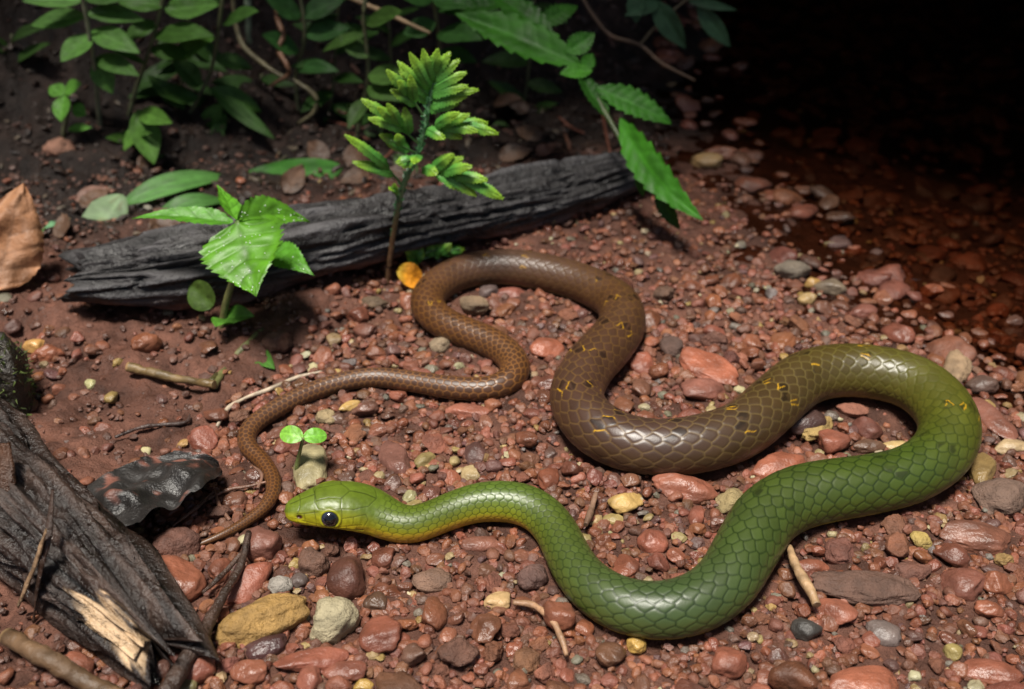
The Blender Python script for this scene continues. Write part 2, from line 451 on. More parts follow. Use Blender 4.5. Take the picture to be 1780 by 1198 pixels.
# tangents from a smoothed line
T, S, Nn = frames(C)
ks = np.ones(41) / 41
def sm(A):
    p = np.vstack([np.repeat(A[:1], 20, 0), A, np.repeat(A[-1:], 20, 0)])
    return np.stack([np.convolve(p[:, k], ks, 'valid') for k in range(3)], 1)
T = nrm(sm(T)); S = nrm(np.cross(T, [0, 0, 1.0])); Nn = np.cross(S, T)
# head profile (mm) -> half width, height above and below the axis
ht = np.array([0, .25, .7, 1.5, 3, 5, 7, 9, 12, 15, 18, 21.5, 26]) * 1e-3
ha = np.array([0.35, 1.5, 2.25, 2.85, 3.55, 4.3, 5.0, 5.5, 6.0, 6.1, 5.6, 4.8, 4.3]) * 1e-3
hu = np.array([0.25, 1.05, 1.6, 2.1, 2.8, 3.6, 4.25, 4.6, 4.8, 4.75, 4.45, 4.15, 4.1]) * 1e-3
hd = np.array([0.25, .95, 1.4, 1.75, 2.1, 2.4, 2.55, 2.65, 2.85, 3.1, 3.4, 3.7, 3.7]) * 1e-3
bl = sstep(0.020, 0.034, sr)
A_ = np.interp(sr, ht, ha) * (1 - bl) + rb * bl
U_ = np.interp(sr, ht, hu) * (1 - bl) + rb * 0.98 * bl
D_ = np.interp(sr, ht, hd) * (1 - bl) + rb * 0.86 * bl
for arr in (A_, U_, D_):
    m = (sr > 0.0012); k7 = np.ones(25) / 25
    pp = np.concatenate([np.repeat(arr[:1], 12), arr, np.repeat(arr[-1:], 12)]); q = np.convolve(pp, k7, 'valid'); arr[m] = q[m]
thm = math.radians(128)
th = np.concatenate([np.linspace(-math.pi, -thm, 15)[:-1], np.linspace(-thm, thm, 141), np.linspace(thm, math.pi, 15)[1:-1]])
nT = len(th)
TH = np.ones((nR, 1)) * th[None, :]
SS = sr[:, None] * np.ones((1, nT))
ex = (0.88 * (1 - bl) + 1.0 * bl)[:, None]
sn_, cs_ = np.sin(TH), np.cos(TH)
lat = np.sign(sn_) * np.abs(sn_) ** ex * A_[:, None]
ver = np.where(cs_ >= 0, np.abs(cs_) ** ex * U_[:, None], -np.abs(cs_) ** ex * D_[:, None])
BP = C[:, None] + lat[..., None] * S[:, None] + ver[..., None] * Nn[:, None]
nor = nrm((lat / A_[:, None] ** 2)[..., None] * S[:, None] + (ver / np.where(cs_ >= 0, U_[:, None], D_[:, None]) ** 2)[..., None] * Nn[:, None])
# scales -----------------------------------------------------------
i_tail = 56
def pitchlen(k, r): return np.interp(k, [0, 7, 12, 18, 46, i_tail - .01, i_tail, 73], [.40, .42, .47, .55, .56, .56, .66, .70]) * r
dp = np.gradient(sr) / np.clip(pitchlen(kidx, rb), 0.0005, 1)
pcoord = np.cumsum(dp)
nrow = np.where(kidx < i_tail, 15, 9)[:, None]
q = (TH / thm + 1) / 2 * nrow
rowh = 2 * thm * A_[:, None] / nrow                       # real height of a row
pl = pitchlen(kidx, rb)[:, None]
pc = pcoord[:, None] + 0.10 * np.abs(TH)                  # rows slant back down the flanks
j0 = np.floor(q)
best1 = np.full(q.shape, 9.0); best2 = np.full(q.shape, 9.0)
b1x = np.zeros(q.shape); b1y = np.zeros(q.shape); b2x = np.zeros(q.shape); b2y = np.zeros(q.shape)
id_i = np.zeros(q.shape); id_j = np.zeros(q.shape)
for dj in (-1, 0, 1):
    jj = j0 + dj; off = 0.5 * (jj % 2)
    i0 = np.round(pc - off)
    for di in (-1, 0, 1):
        ii = i0 + di
        dx = (pc - off - ii + 0.07 * _h(ii, jj, ii * 0, 3)) * pl * 0.86 + 0.20 * pl * ((q - jj - 0.5) ** 2); dy = (q - jj - 0.5 + 0.06 * _h(ii, jj, ii * 0, 4)) * rowh
        d2 = np.hypot(dx, dy) / pl
        c1 = d2 < best1
        best2 = np.where(c1, best1, np.minimum(best2, d2)); b2n = (~c1) & (d2 == best2)
        b2x = np.where(c1, b1x, np.where(b2n, dx, b2x)); b2y = np.where(c1, b1y, np.where(b2n, dy, b2y))
        best1 = np.where(c1, d2, best1); b1x = np.where(c1, dx, b1x); b1y = np.where(c1, dy, b1y)
        id_i = np.where(c1, ii, id_i); id_j = np.where(c1, jj, id_j)
sep = np.hypot(b1x - b2x, b1y - b2y) + 1e-9
bd = ((best2 * pl) ** 2 - (best1 * pl) ** 2) / (2 * sep)   # distance to the scale's edge (m)
bdn = bd / pl                                              # in scale lengths
fx = b1x / pl                                              # + towards the tail end of the scale
dorsal = sstep(thm, thm * 0.97, np.abs(TH))
vent = np.abs(((pc + 0.25) % 1.0) - 0.5) * 2               # belly shields
headk = sstep(0.0185, 0.0215, SS - 0.0012 * np.abs(np.abs(TH) - 0.4))   # 0 on the head plates
hS = 0.019 * pl * (sstep(0, 0.13, bdn) + 1.0 * (fx + 0.3) * sstep(0, 0.04, bdn))
hV = 0.05 * pl * sstep(0, 0.2, 1 - vent)
disp = (hS * dorsal + hV * (1 - dorsal)) * headk
seam = 0.92 * (1 - sstep(0.012, np.interp(kidx, [48, 58], [.062, .12])[:, None], bdn)) * dorsal * headk
# head: plates, mouth line, nostril, eye ring --------------------------
t_mm = SS * 1e3; thd = np.degrees(TH)
hm = (sr < 0.0235); hI = np.where(hm)[0]
tm = t_mm[hI]; ad = np.abs(thd[hI]); aw = (np.pi / 180) * (A_[hI, None] * 1e3 * 0.92)
lines = [[(3.4, 0), (3.2, 30), (2.6, 58)], [(1.2, 0), (3.4, 0)], [(3.4, 0), (6.4, 0)], [(6.4, 0), (6.2, 24), (6.8, 46)], [(6.4, 0), (6.6, 20), (9, 17), (11.6, 20), (13.2, 0)],
         [(6.8, 46), (8.8, 50), (11.6, 46), (11.6, 20)], [(13.2, 0), (18.6, 0)], [(18.6, 0), (17.6, 26), (14.4, 44), (11.8, 46)],
         [(2.2, 84), (5, 90), (8, 95), (11.5, 94), (14.5, 86), (17.5, 78)], [(3.9, 56), (4.2, 87)], [(6.0, 50), (6.4, 92)], [(2.6, 58), (6.8, 54)],
         [(12.0, 70), (14.6, 62), (17.6, 48)], [(14.6, 62), (14.8, 85)], [(17.6, 48), (18.6, 60), (18.2, 78)], [(11.8, 46), (12.0, 94)],
         [(2.6, 86), (2.8, 112)], [(4.4, 89), (4.6, 112)], [(6.3, 92), (6.4, 112)], [(8.4, 95), (8.4, 112)], [(10.6, 95), (10.8, 110)], [(13.2, 90), (13.4, 108)], [(16.0, 82), (16.4, 98)],
         [(3.0, 114), (3.2, 140)], [(5.4, 114), (5.6, 140)], [(8.2, 113), (8.4, 140)], [(11.2, 112), (11.6, 140)]]
dl = np.full(tm.shape, 9.0)
for Ln in lines:
    for (t0, a0), (t1, a1) in zip(Ln[:-1], Ln[1:]):
        x0, y0 = tm - t0, (ad - a0) * aw; ex_, ey_ = t1 - t0, (a1 - a0) * aw
        k = np.clip((x0 * ex_ + y0 * ey_) / (ex_ ** 2 + ey_ ** 2 + 1e-9), 0, 1)
        dl = np.minimum(dl, np.hypot(x0 - k * ex_, y0 - k * ey_))
mth = np.interp(tm, [0, 1, 3, 8, 12, 15, 18.2], [108, 110, 113, 114, 110, 102, 92])
dm = np.abs(ad - mth) * aw + np.where(tm > 18.2, (tm - 18.2) * 2, 0)
EY_T, EY_A, EY_R = 9.3, 74.0, 1.95
de = np.hypot(tm - EY_T, (ad - EY_A) * aw * 1.05)
NO_T, NO_A = 3.0, 72.0
dn = np.hypot((tm - NO_T) * 0.9, (ad - NO_A) * aw) * .8
hk = 1 - headk[hI]
plate = np.exp(-(dl / 0.10) ** 2)
disp[hI] += hk * (-0.00007 * plate - 0.00028 * np.exp(-(dm / 0.16) ** 2) - 0.00055 * np.exp(-(dn / 0.42) ** 2)
                  + 0.00016 * np.exp(-((de - 2.25) / 0.35) ** 2) + 0.0003 * np.exp(-((ad - 50) / 10) ** 2) * np.exp(-((tm - 9.2) / 2.6) ** 2))
disp[hI] += hk * 0.00004 * fbm(np.stack([tm * 0.8, ad / 14, 0 * tm], -1), 2, 4)
BV = BP + nor * disp[..., None]
# pigment -----------------------------------------------------------
keys = [  # index, dorsal, flank, seam
 (0, (.105, .145, .012), (.42, .38, .010), (.03, .045, .005)), (4, (.080, .120, .010), (.30, .28, .010), (.022, .036, .004)), (7, (.068, .098, .009), (.24, .22, .010), (.02, .033, .004)),
 (10, (.075, .120, .018), (.25, .27, .012), (.022, .04, .006)), (13, (.056, .088, .010), (.10, .13, .011), (.016, .028, .004)), (18, (.041, .073, .022), (.054, .086, .021), (.010, .022, .005)),
 (22, (.041, .069, .009), (.052, .082, .009), (.009, .020, .002)), (26, (.040, .070, .007), (.048, .078, .008), (.010, .022, .003)), (28, (.066, .078, .007), (.074, .082, .008), (.034, .042, .004)),
 (30, (.080, .082, .012), (.105, .104, .012), (.085, .085, .014)), (32, (.066, .054, .009), (.095, .080, .011), (.095, .078, .016)), (34, (.055, .037, .009), (.062, .041, .010), (.10, .070, .020)),
 (37, (.056, .034, .019), (.064, .039, .015), (.115, .072, .030)), (40, (.060, .033, .016), (.068, .036, .012), (.12, .064, .020)), (44, (.068, .035, .011), (.074, .036, .010), (.11, .052, .014)),
 (48, (.090, .054, .028), (.080, .043, .015), (.060, .034, .016)), (51, (.072, .033, .010), (.078, .035, .010), (.14, .060, .014)), (56, (.068, .033, .012), (.075, .035, .012), (.20, .085, .022)),
 (61, (.078, .046, .025), (.078, .041, .017), (.19, .088, .03)), (66, (.070, .033, .011), (.075, .035, .011), (.17, .068, .016)), (73, (.068, .034, .013), (.074, .036, .013), (.18, .074, .018))]
def _pig(k):
    g = 1.0 if k[0] < 12 else .90 if k[0] < 30 else .86
    a = 1.0 if k[0] < 30 else .90
    f = lambda c: (c[0] * a, c[1] * g * (1 if k[0] < 30 else .92), c[2])
    return (k[0], f(k[1]), f(k[2]), k[3])
keys = [_pig(k) for k in keys]
kk = np.array([k[0] for k in keys])
cd = np.stack([np.interp(kidx, kk, [k[1][c] for k in keys]) for c in range(3)], 1)[:, None]
cf = np.stack([np.interp(kidx, kk, [k[2][c] for k in keys]) for c in range(3)], 1)[:, None]
cse = np.stack([np.interp(kidx, kk, [k[3][c] for k in keys]) for c in range(3)], 1)[:, None]
af = sstep(35, 95, np.abs(thd))[..., None]
rnd = _h(id_i, id_j, id_i * 0, 7)[..., None]
col = (cd * (1 - af) + cf * af) * (1 + 0.11 * rnd * headk[..., None])
bel = np.stack([np.interp(kidx, [0, 6, 13, 26, 34, 73], v) for v in ([.55, .42, .40, .30, .22, .20], [.42, .24, .30, .26, .15, .13], [.02, .02, .03, .05, .08, .06])], 1)[:, None]
edge_deg = np.interp(kidx, [0, 4, 7, 12, 16], [106, 84, 80, 94, 120])[:, None]
ab = sstep(edge_deg - 12, edge_deg + 10, np.abs(thd))[..., None]
col = col * (1 - ab) + bel * ab
se = (seam * (1 - 0.6 * ab[..., 0]))[..., None]
col = col * (1 - se) + cse * se
# black and yellow flecks across the back, strongest along the brown half
band = np.round(id_i) % 4
act = np.interp(kidx, [20, 23, 27, 30, 33, 41, 46, 54], [0, .10, .35, .75, 1, 1, .55, 0])[:, None]
jj = np.abs(id_j - 7)
hsh = (_h(id_i, id_j * 0, id_i * 0, 15) + 1) / 2; hs2 = (_h(id_i, id_j, id_i * 0, 16) + 1) / 2
mark = ((band == 0) & ((jj == 1) | (jj == 3)) & (hs2 < act * 0.75)).astype(float)
darkm = ((band == 0) & ((jj == 2) | (jj == 1)) & (hsh < act)).astype(float) * sstep(0.0, 0.12, bdn)
darkm = darkm * sstep(-.5, .3, vnoise(np.stack([pc * 2.2, q * 2.2, 0 * q], -1), 13))
col = col * (1 - 0.6 * darkm[..., None])
fn = vnoise(np.stack([pc * 3.5, q * 3.5, 0 * q], -1), 3)
ymark = mark * sstep(0.11, 0.05, bdn + 0.06 * fn) * sstep(-.05, .25, fx + .35 * fn + .25 * (hs2 - .3))
sgy = np.where(_h(id_i, id_j, id_i * 0, 19) > 0, 1.0, -1.0)
ymark = ymark * sstep(-.02, .12, sgy * b1y / rowh)
ymark = np.maximum(ymark, 0.85 * mark * sstep(.10, .02, np.abs(b1y / rowh - .6 * fx + .12 * fn)) * sstep(.34, .2, np.abs(fx - .08)) * (hs2 < .35))
ymark = np.clip(ymark, 0, 1)[..., None] * headk[..., None]
col = col * (1 - ymark) + np.array([.46, .25, .010]) * ymark
# head pigment
hc = col[hI]
lab = sstep(86, 100, ad)[..., None]
hc = np.where((headk[hI] < 1)[..., None], hc * (1 - lab * hk[..., None] * 0.8) + np.array([.50, .44, .012]) * lab * hk[..., None] * 0.8, hc)
ringk = (np.exp(-((de - 2.15) / 0.22) ** 2) * hk)[..., None]
hc = hc * (1 - 0.6 * ringk) + np.array([.45, .46, .02]) * 0.6 * ringk
inn = (sstep(2.0, 1.85, de) * hk)[..., None]
hc = hc * (1 - inn) + np.array([.02, .02, .005]) * inn
pk = (np.exp(-(dl / 0.085) ** 2) * hk * np.where(ad > 80, 0.25, 0.62))[..., None]
hc = hc * (1 - pk)
mk = (np.exp(-(dm / 0.11) ** 2) * hk * 0.8)[..., None]
hc = hc * (1 - mk)
nk = (sstep(0.55, 0.3, dn) * hk)[..., None]
hc = hc * (1 - nk) + np.array([.05, .012, .008]) * nk
hc = hc * (1 + 0.12 * fbm(np.stack([tm * 1.2, ad / 9, 0 * tm], -1), 3, 66))[..., None]
col[hI] = hc
sfaces = grid_faces(nR, nT, True)
snake_base = np.array([*C[len(C) // 2][:2], 0.0])
snake = thing('snake', snake_base, 'long snake, green head and front, brown hind half and thin tail, looping over red gravel', 'snake')
# close the snout
BVf = BV.reshape(-1, 3); colf = np.clip(col.reshape(-1, 3), 0.003, 1)
tipv = BV[0].mean(0) - T[0] * 0.00012
BVf = np.vstack([BVf, tipv]); colf = np.vstack([colf, colf[0]])
capf = np.array([[len(BVf) - 1, (j + 1) % nT, j] for j in range(nT)])
obj('body', BVf, [sfaces[:, ::-1], capf[:, ::-1]], M['snake'], colf, snake)
# eyes
def uvsphere(nu=28, nv=40):
    a = np.linspace(0.0005, np.pi - 0.0005, nu)[:, None]; b = np.linspace(0, 2 * np.pi, nv, endpoint=False)[None, :]
    V = np.stack([np.sin(a) * np.cos(b), np.sin(a) * np.sin(b), np.cos(a) * np.ones_like(b)], -1).reshape(-1, 3)
    return V, grid_faces(nu, nv, True)
ie = int(np.argmin(np.abs(sr - EY_T * 1e-3)))
for sg in (1, -1):
    it = int(np.argmin(np.abs(th - sg * math.radians(EY_A))))
    Nv = nor[ie, it]; pos = BP[ie, it] - Nv * 0.00105
    SV, SF = uvsphere()
    zt = SV[:, 2]
    a1 = nrm(np.cross(Nv, T[ie])); a2 = np.cross(Nv, a1)
    V = pos + EY_R * 1e-3 * (SV[:, :1] * a1 + SV[:, 1:2] * a2 + SV[:, 2:] * Nv)
    ir = sstep(0.80, 0.74, zt)[:, None] * sstep(0.42, 0.5, zt)[:, None]
    ec = np.array([.0035, .0035, .005]) * (1 - ir) + np.array([.02, .025, .045]) * ir
    obj('eye', V, SF[:, ::-1], M['eye'], ec, snake)
SNK = np.stack([C[::12, 0], C[::12, 1], rb[::12]], 1)
_gx, _gy = np.meshgrid(np.arange(-0.25, 0.31, .001), np.arange(0.10, 0.48, .001), indexing='ij')
_gap = np.full(_gx.shape, 9.0)
for _x, _y, _r in SNK: _gap = np.minimum(_gap, np.hypot(_gx - _x, _gy - _y) - _r)
def snake_gap(x, y):
    i = min(max(int(round((x + .25) / .001)), 0), _gap.shape[0] - 1); j = min(max(int(round((y - .10) / .001)), 0), _gap.shape[1] - 1)
    return float(_gap[i, j])

# ------------------------------------------------------------------ stones
def ico(n):
    t = (1 + 5 ** .5) / 2
    V = [(-1, t, 0), (1, t, 0), (-1, -t, 0), (1, -t, 0), (0, -1, t), (0, 1, t), (0, -1, -t), (0, 1, -t), (t, 0, -1), (t, 0, 1), (-t, 0, -1), (-t, 0, 1)]
    F = [(0, 11, 5), (0, 5, 1), (0, 1, 7), (0, 7, 10), (0, 10, 11), (1, 5, 9), (5, 11, 4), (11, 10, 2), (10, 7, 6), (7, 1, 8), (3, 9, 4), (3, 4, 2), (3, 2, 6), (3, 6, 8), (3, 8, 9), (4, 9, 5), (2, 4, 11), (6, 2, 10), (8, 6, 7), (9, 8, 1)]
    V = [np.array(v) / np.linalg.norm(v) for v in V]
    for _ in range(n):
        mid = {}; F2 = []
        def m(a, b):
            k = (min(a, b), max(a, b))
            if k not in mid:
                v = V[a] + V[b]; V.append(v / np.linalg.norm(v)); mid[k] = len(V) - 1
            return mid[k]
        for a, b, c in F:
            ab, bc, ca = m(a, b), m(b, c), m(c, a)
            F2 += [(a, ab, ca), (b, bc, ab), (c, ca, bc), (ab, bc, ca)]
        F = F2
    return np.array(V), np.array(F)
ICO = [ico(k) for k in range(5)]
def stone(seed, level, planes=11, soft=9.0, rough=0.05, dmin=0.62):
    rg = np.random.RandomState(seed)
    D, F = ICO[level]
    m = nrm(rg.normal(size=(planes, 3))); dist = rg.uniform(dmin, 1.0, planes)
    q = np.maximum(D @ m.T, 0.02) / dist
    rad = ((q ** soft).sum(1) + 1.0) ** (-1 / soft)
    V = D * rad[:, None]
    V = V * (1 + rough * fbm(D * 2.2 + seed * 3.1, 3, seed))[:, None]
    V = V - (V.max(0) + V.min(0)) / 2
    return V / np.abs(V).max(0), F
def rot(z, x=0.0, y=0.0):
    cz, sz, cx_, sx, cy_, sy = math.cos(z), math.sin(z), math.cos(x), math.sin(x), math.cos(y), math.sin(y)
    Rz = np.array([[cz, -sz, 0], [sz, cz, 0], [0, 0, 1]]); Rx = np.array([[1, 0, 0], [0, cx_, -sx], [0, sx, cx_]]); Ry = np.array([[cy_, 0, sy], [0, 1, 0], [-sy, 0, cy_]])
    return Rz @ Rx @ Ry
PLACED = []          # x, y, radius
def put_stone(name, mesh, P, scale, rz, rx, ry, colr, label, cat, group=None):
    o = bpy.data.objects.new(name, mesh); COLL.objects.link(o)
    o.location = tuple(map(float, P)); o.scale = scale
    o.rotation_euler = (rx, ry, rz); o.color = (*colr, 1)
    return tag(o, label, cat, group)
RED, RED2, BRN, PUR, TAN, OCH, GRY, PALE = (.185, .066, .044), (.15, .055, .038), (.115, .050, .037), (.10, .050, .045), (.24, .17, .10), (.26, .165, .07), (.13, .11, .10), (.34, .29, .21)
MUDC = (.15, .062, .042)
HAND = [ # px, py, w px, h px, yaw deg, height ratio, colour, dull, planes, label
 (295, 1006, 142, 84, -14, .75, (.26, .095, .062), 0, 8, 'large smooth red-brown stone beside the tip of the snake tail'),
 (430, 1012, 92, 56, 52, .8, (.25, .085, .06), 0, 9, 'upright red oblong stone leaning beside the dark wet twig'),
 (458, 1078, 168, 82, 22, .9, (.37, .22, .075), 1, 7, 'blocky ochre-yellow stone with grainy faces, largest of the yellow stones'),
 (580, 1076, 84, 88, -20, .95, (.46, .40, .28), 1, 7, 'pale cream blocky stone beside the ochre-yellow block'),
 (607, 1002, 82, 78, -25, .9, (.105, .042, .032), 0, 8, 'dark brown angular stone under the snake chin'),
 (460, 945, 64, 58, 10, .9, (.16, .068, .055), 0, 10, 'lumpy dull brown stone between snake tail and snake chin'),
 (308, 946, 84, 62, 15, .8, (.15, .065, .050), 1, 9, 'brown stone half under the black leaf'),
 (305, 1066, 68, 56, 10, .8, (.25, .085, .055), 0, 9, 'red rounded stone beside the splintered end of the rotten log'),
 (262, 1044, 34, 22, 10, .7, RED, 0, 9, 'small red stone touching the rotten log under the large smooth stone'),
 (358, 1082, 36, 30, 10, .8, (.16, .07, .065), 0, 9, 'small mauve stone touching the dark wet twig'),
 (462, 1125, 80, 40, 18, .75, (.075, .034, .036), 0, 8, 'dark purple bean-shaped stone in front of the ochre-yellow block'),
 (543, 1146, 132, 44, 12, .65, (.25, .085, .06), 0, 8, 'long red slab in front of the pale cream block'),
 (488, 1018, 44, 38, 10, .9, (.33, .30, .29), 1, 8, 'pale grey stone behind the ochre-yellow block'),
 (521, 1010, 32, 32, 0, .9, (.10, .075, .075), 0, 9, 'dark grey stone beside the pale grey stone'),
 (547, 978, 54, 54, 30, .9, (.15, .075, .055), 1, 8, 'rough brown wedge stone under the front of the chin'),
 (434, 1168, 66, 44, 5, .8, (.25, .095, .065), 0, 10, 'speckled red round stone by the dark wet twig foot'),
 (345, 1160, 62, 56, 30, .9, (.20, .068, .048), 0, 9, 'dark red round stone at the dark wet twig foot'),
 (752, 1007, 72, 46, 0, .75, (.20, .115, .085), 1, 9, 'dull brown rough stone lying in front of the neck bend'),
 (925, 1003, 56, 54, 10, .9, (.15, .08, .072), 1, 10, 'round purple-brown stone by the inside of the green neck curve'),
 (866, 1045, 52, 32, 20, .7, (.42, .28, .15), 0, 9, 'flat tan pebble near the curved pale root'),
 (835, 945, 70, 28, 5, .7, (.20, .085, .065), 0, 8, 'flat red-brown pebble under the raised neck arch'),
 (1090, 873, 66, 42, 15, .8, (.50, .33, .13), 0, 10, 'smooth honey-yellow pebble inside the green curve'),
 (1066, 902, 40, 22, 0, .7, (.36, .27, .12), 0, 9, 'small olive pebble beside the honey-yellow pebble'),
 (541, 804, 60, 78, 4, .35, (.36, .31, .19), 0, 7, 'khaki slab standing behind the two-leaf sprout'),
 (686, 796, 72, 48, -55, .7, (.19, .088, .075), 0, 9, 'mauve-red wedge stone pointing back between tail and neck'),
 (738, 800, 44, 26, 40, .8, (.25, .19, .085), 0, 10, 'olive oval pebble next to the mauve-red wedge stone'),
 (1190, 845, 118, 50, -8, .7, (.26, .095, .065), 0, 8, 'broad red stone below the brown curve of the body'),
 (1352, 812, 108, 50, 10, .7, (.29, .10, .065), 0, 8, 'flat orange-red stone partly behind the green curve'),
 (1270, 868, 66, 38, 20, .7, (.30, .23, .12), 1, 8, 'khaki pebble tucked against the green curve'),
 (1421, 745, 82, 32, 28, .8, (.44, .30, .12), 1, 8, 'long straw-coloured pebble inside the olive bend'),
 (1448, 770, 58, 44, 10, .9, (.24, .085, .06), 0, 10, 'glossy red round pebble under the straw-coloured pebble'),
 (1398, 735, 76, 48, 15, .8, (.075, .042, .040), 0, 8, 'wet stone coloured dark for the shade of the brown body'),  # shade of the body is put into this stone's colour
 (1480, 712, 56, 26, -10, .7, (.30, .12, .085), 1, 8, 'pale red chip under the olive bend'),
 (1505, 745, 56, 40, -40, .8, (.14, .055, .045), 0, 8, 'brown slanting chip inside the olive bend'),
 (1510, 775, 62, 24, 4, .7, (.13, .07, .05), 0, 8, 'low brown pebble against the green body inside the bend'),
 (1560, 776, 58, 20, 6, .7, (.50, .36, .18), 0, 8, 'flat cream-yellow pebble tucked in the tight bend'),
 (1692, 930, 124, 56, -6, .65, (.20, .085, .062), 0, 9, 'large flat brown-red stone in the mud outside the green bend'),
 (1502, 1020, 186, 54, -5, .55, (.13, .070, .055), 1, 7, 'long purple-brown flat slab beside the thick pale twig'),
 (1738, 862, 92, 66, 10, .7, (.17, .105, .085), 1, 9, 'rounded grey-brown stone half sunk by the outer bend'),
 (1722, 722, 84, 50, -70, .5, (.19, .078, .060), 0, 7, 'flat red stone tilted at the water by the outer bend'),
 (1755, 775, 62, 28, 5, .7, (.40, .29, .18), 0, 9, 'flat tan stone near the outer bend'),
 (1705, 815, 66, 46, 60, .7, (.24, .16, .07), 0, 9, 'olive-brown stone pressed against the outer bend'),
 (1534, 1100, 62, 42, -15, .7, (.16, .125, .125), 0, 9, 'slate-blue flat pebble in the front gravel'),
 (1400, 1092, 52, 46, -20, .85, (.055, .050, .050), 0, 10, 'dark charcoal pebble in the front gravel'),
 (1106, 1120, 36, 34, 0, .9, (.46, .29, .09), 0, 11, 'round amber pebble just under the lowest green curve'),
 (1655, 1132, 36, 32, 30, .9, (.28, .22, .09), 0, 10, 'small olive-gold pebble in the front gravel'),
 (1600, 938, 38, 32, 40, .6, (.40, .29, .10), 1, 8, 'bent yellow chip outside the green bend'),
 (1722, 1165, 104, 44, -12, .6, (.25, .088, .060), 0, 8, 'flat red slab with a pale chipped rim in the front gravel'),
 (1500, 1186, 132, 62, 4, .6, (.28, .098, .064), 0, 8, 'broad salmon-red stone at the front edge of the gravel'),
 (1265, 1150, 70, 56, 40, .8, (.25, .088, .060), 0, 9, 'tall red wedge pebble in the front gravel'),
 (1450, 1062, 78, 46, -20, .7, (.29, .105, .072), 0, 9, 'pale red stone below the purple-brown flat slab'),
 (1410, 984, 66, 30, 0, .7, (.27, .095, .062), 0, 9, 'red-orange flat pebble above the purple-brown flat slab'),
 (1232, 636, 124, 44, -28, .35, (.31, .105, .068), 0, 6, 'thin orange-red slate lying behind the brown curve'),
 (1222, 674, 80, 42, 5, .5, (.24, .095, .075), 0, 7, 'flat mauve-red stone in front of the thin slate'),
 (951, 604, 62, 34, 8, .6, (.31, .105, .068), 0, 8, 'bright red flat stone between the two brown strands'),
 (825, 532, 58, 38, -20, .8, (.22, .15, .10), 1, 9, 'grey-tan round stone inside the brown loop'),
 (849, 509, 36, 28, 30, .8, (.11, .075, .075), 0, 10, 'purple-grey pebble inside the brown loop'),
 (887, 511, 52, 26, 5, .7, (.26, .09, .07), 0, 9, 'mauve-red flat pebble inside the brown loop'),
 (1168, 605, 42, 42, 10, .9, (.11, .062, .052), 1, 10, 'dull brown round clod behind the brown curve'),
 (1240, 578, 44, 32, -30, .8, (.22, .075, .055), 0, 10, 'wet red pebble on the soil near the stream'),
 (1378, 470, 66, 40, 8, .7, (.19, .155, .13), 1, 9, 'grey stone on the stream edge'),
 (1440, 498, 62, 30, -18, .7, (.17, .13, .10), 0, 9, 'brown-grey stone lying in the stream edge'),
 (1412, 492, 30, 20, 0, .8, (.42, .25, .09), 0, 9, 'amber pebble between the grey stones of the stream edge'),
 (1402, 520, 34, 24, 0, .8, (.38, .26, .13), 0, 9, 'tan pebble below the grey stones of the stream edge'),
 (1498, 540, 54, 26, 12, .6, (.19, .075, .06), 0, 8, 'flat red stone in the shallows'),
 (1560, 580, 60, 36, -40, .7, (.20, .07, .05), 0, 9, 'wet red stone at the waterline behind the olive bend'),
 (1228, 280, 56, 30, -5, .7, (.34, .22, .11), 0, 9, 'tan stone on the soil behind the fern tip'),
 (1662, 640, 54, 44, 50, .8, (.34, .23, .15), 1, 7, 'pale brown pointed stone standing in the shallows'),
 (1705, 668, 56, 36, 0, .8, (.13, .08, .07), 0, 9, 'dark wet stone glinting in the shallows'),
 (1640, 682, 48, 30, 0, .8, (.20, .07, .05), 0, 9, 'red stone against the back of the outer bend'),
 (812, 714, 80, 26, -4, .7, (.27, .10, .072), 0, 9, 'long red pebble below the thin brown strand'),
 (1134, 940, 54, 42, 0, .8, (.25, .085, .06), 0, 10, 'red round pebble inside the green curve'),
 (1210, 895, 44, 28, 60, .7, (.24, .085, .062), 0, 9, 'red slanting pebble left of the green curve'),
 (608, 707, 42, 18, 25, .8, (.48, .31, .12), 0, 10, 'small yellow oval pebble under the thin brown strand'),
 (568, 728, 36, 30, 20, .9, (.36, .27, .16), 1, 9, 'cream pebble behind the two-leaf sprout'),
 (588, 728, 34, 22, 0, .8, (.13, .07, .055), 0, 10, 'brown oval pebble beside the cream pebble'),
 (765, 600, 38, 30, 0, .8, (.27, .20, .14), 1, 9, 'dull beige clod outside the brown loop'),
 (482, 594, 52, 46, 0, .9, (.11, .052, .036), 1, 10, 'brown clod at the foot of the seedling'),
 (652, 525, 52, 26, 0, .7, (.13, .085, .055), 1, 9, 'dark olive clod near the foot of the clubmoss'),
 (62, 600, 40, 26, 0, .8, (.48, .27, .10), 0, 10, 'amber pebble on the mud below the dry leaf'),
 (110, 280, 56, 40, 0, .8, (.30, .15, .11), 1, 7, 'dull pink stone on the leaf mould behind the log'),
 (323, 1192, 44, 28, 0, .8, (.22, .19, .10), 0, 10, 'olive round pebble beside the dark wet twig foot'),
 (632, 1190, 36, 22, 0, .8, (.50, .32, .10), 0, 8, 'small yellow pebble at the front edge of the gravel'),
 (600, 1165, 78, 36, 6, .6, (.22, .08, .058), 0, 8, 'thin brown-red slab near the long red slab'),
 (540, 1180, 46, 50, 0, .8, (.24, .088, .065), 0, 9, 'rough red pebble below the long red slab'),
 (1585, 990, 64, 40, 8, .7, (.17, .075, .058), 1, 10, 'muddy brown lump above the purple-brown flat slab'),
]
HM = []
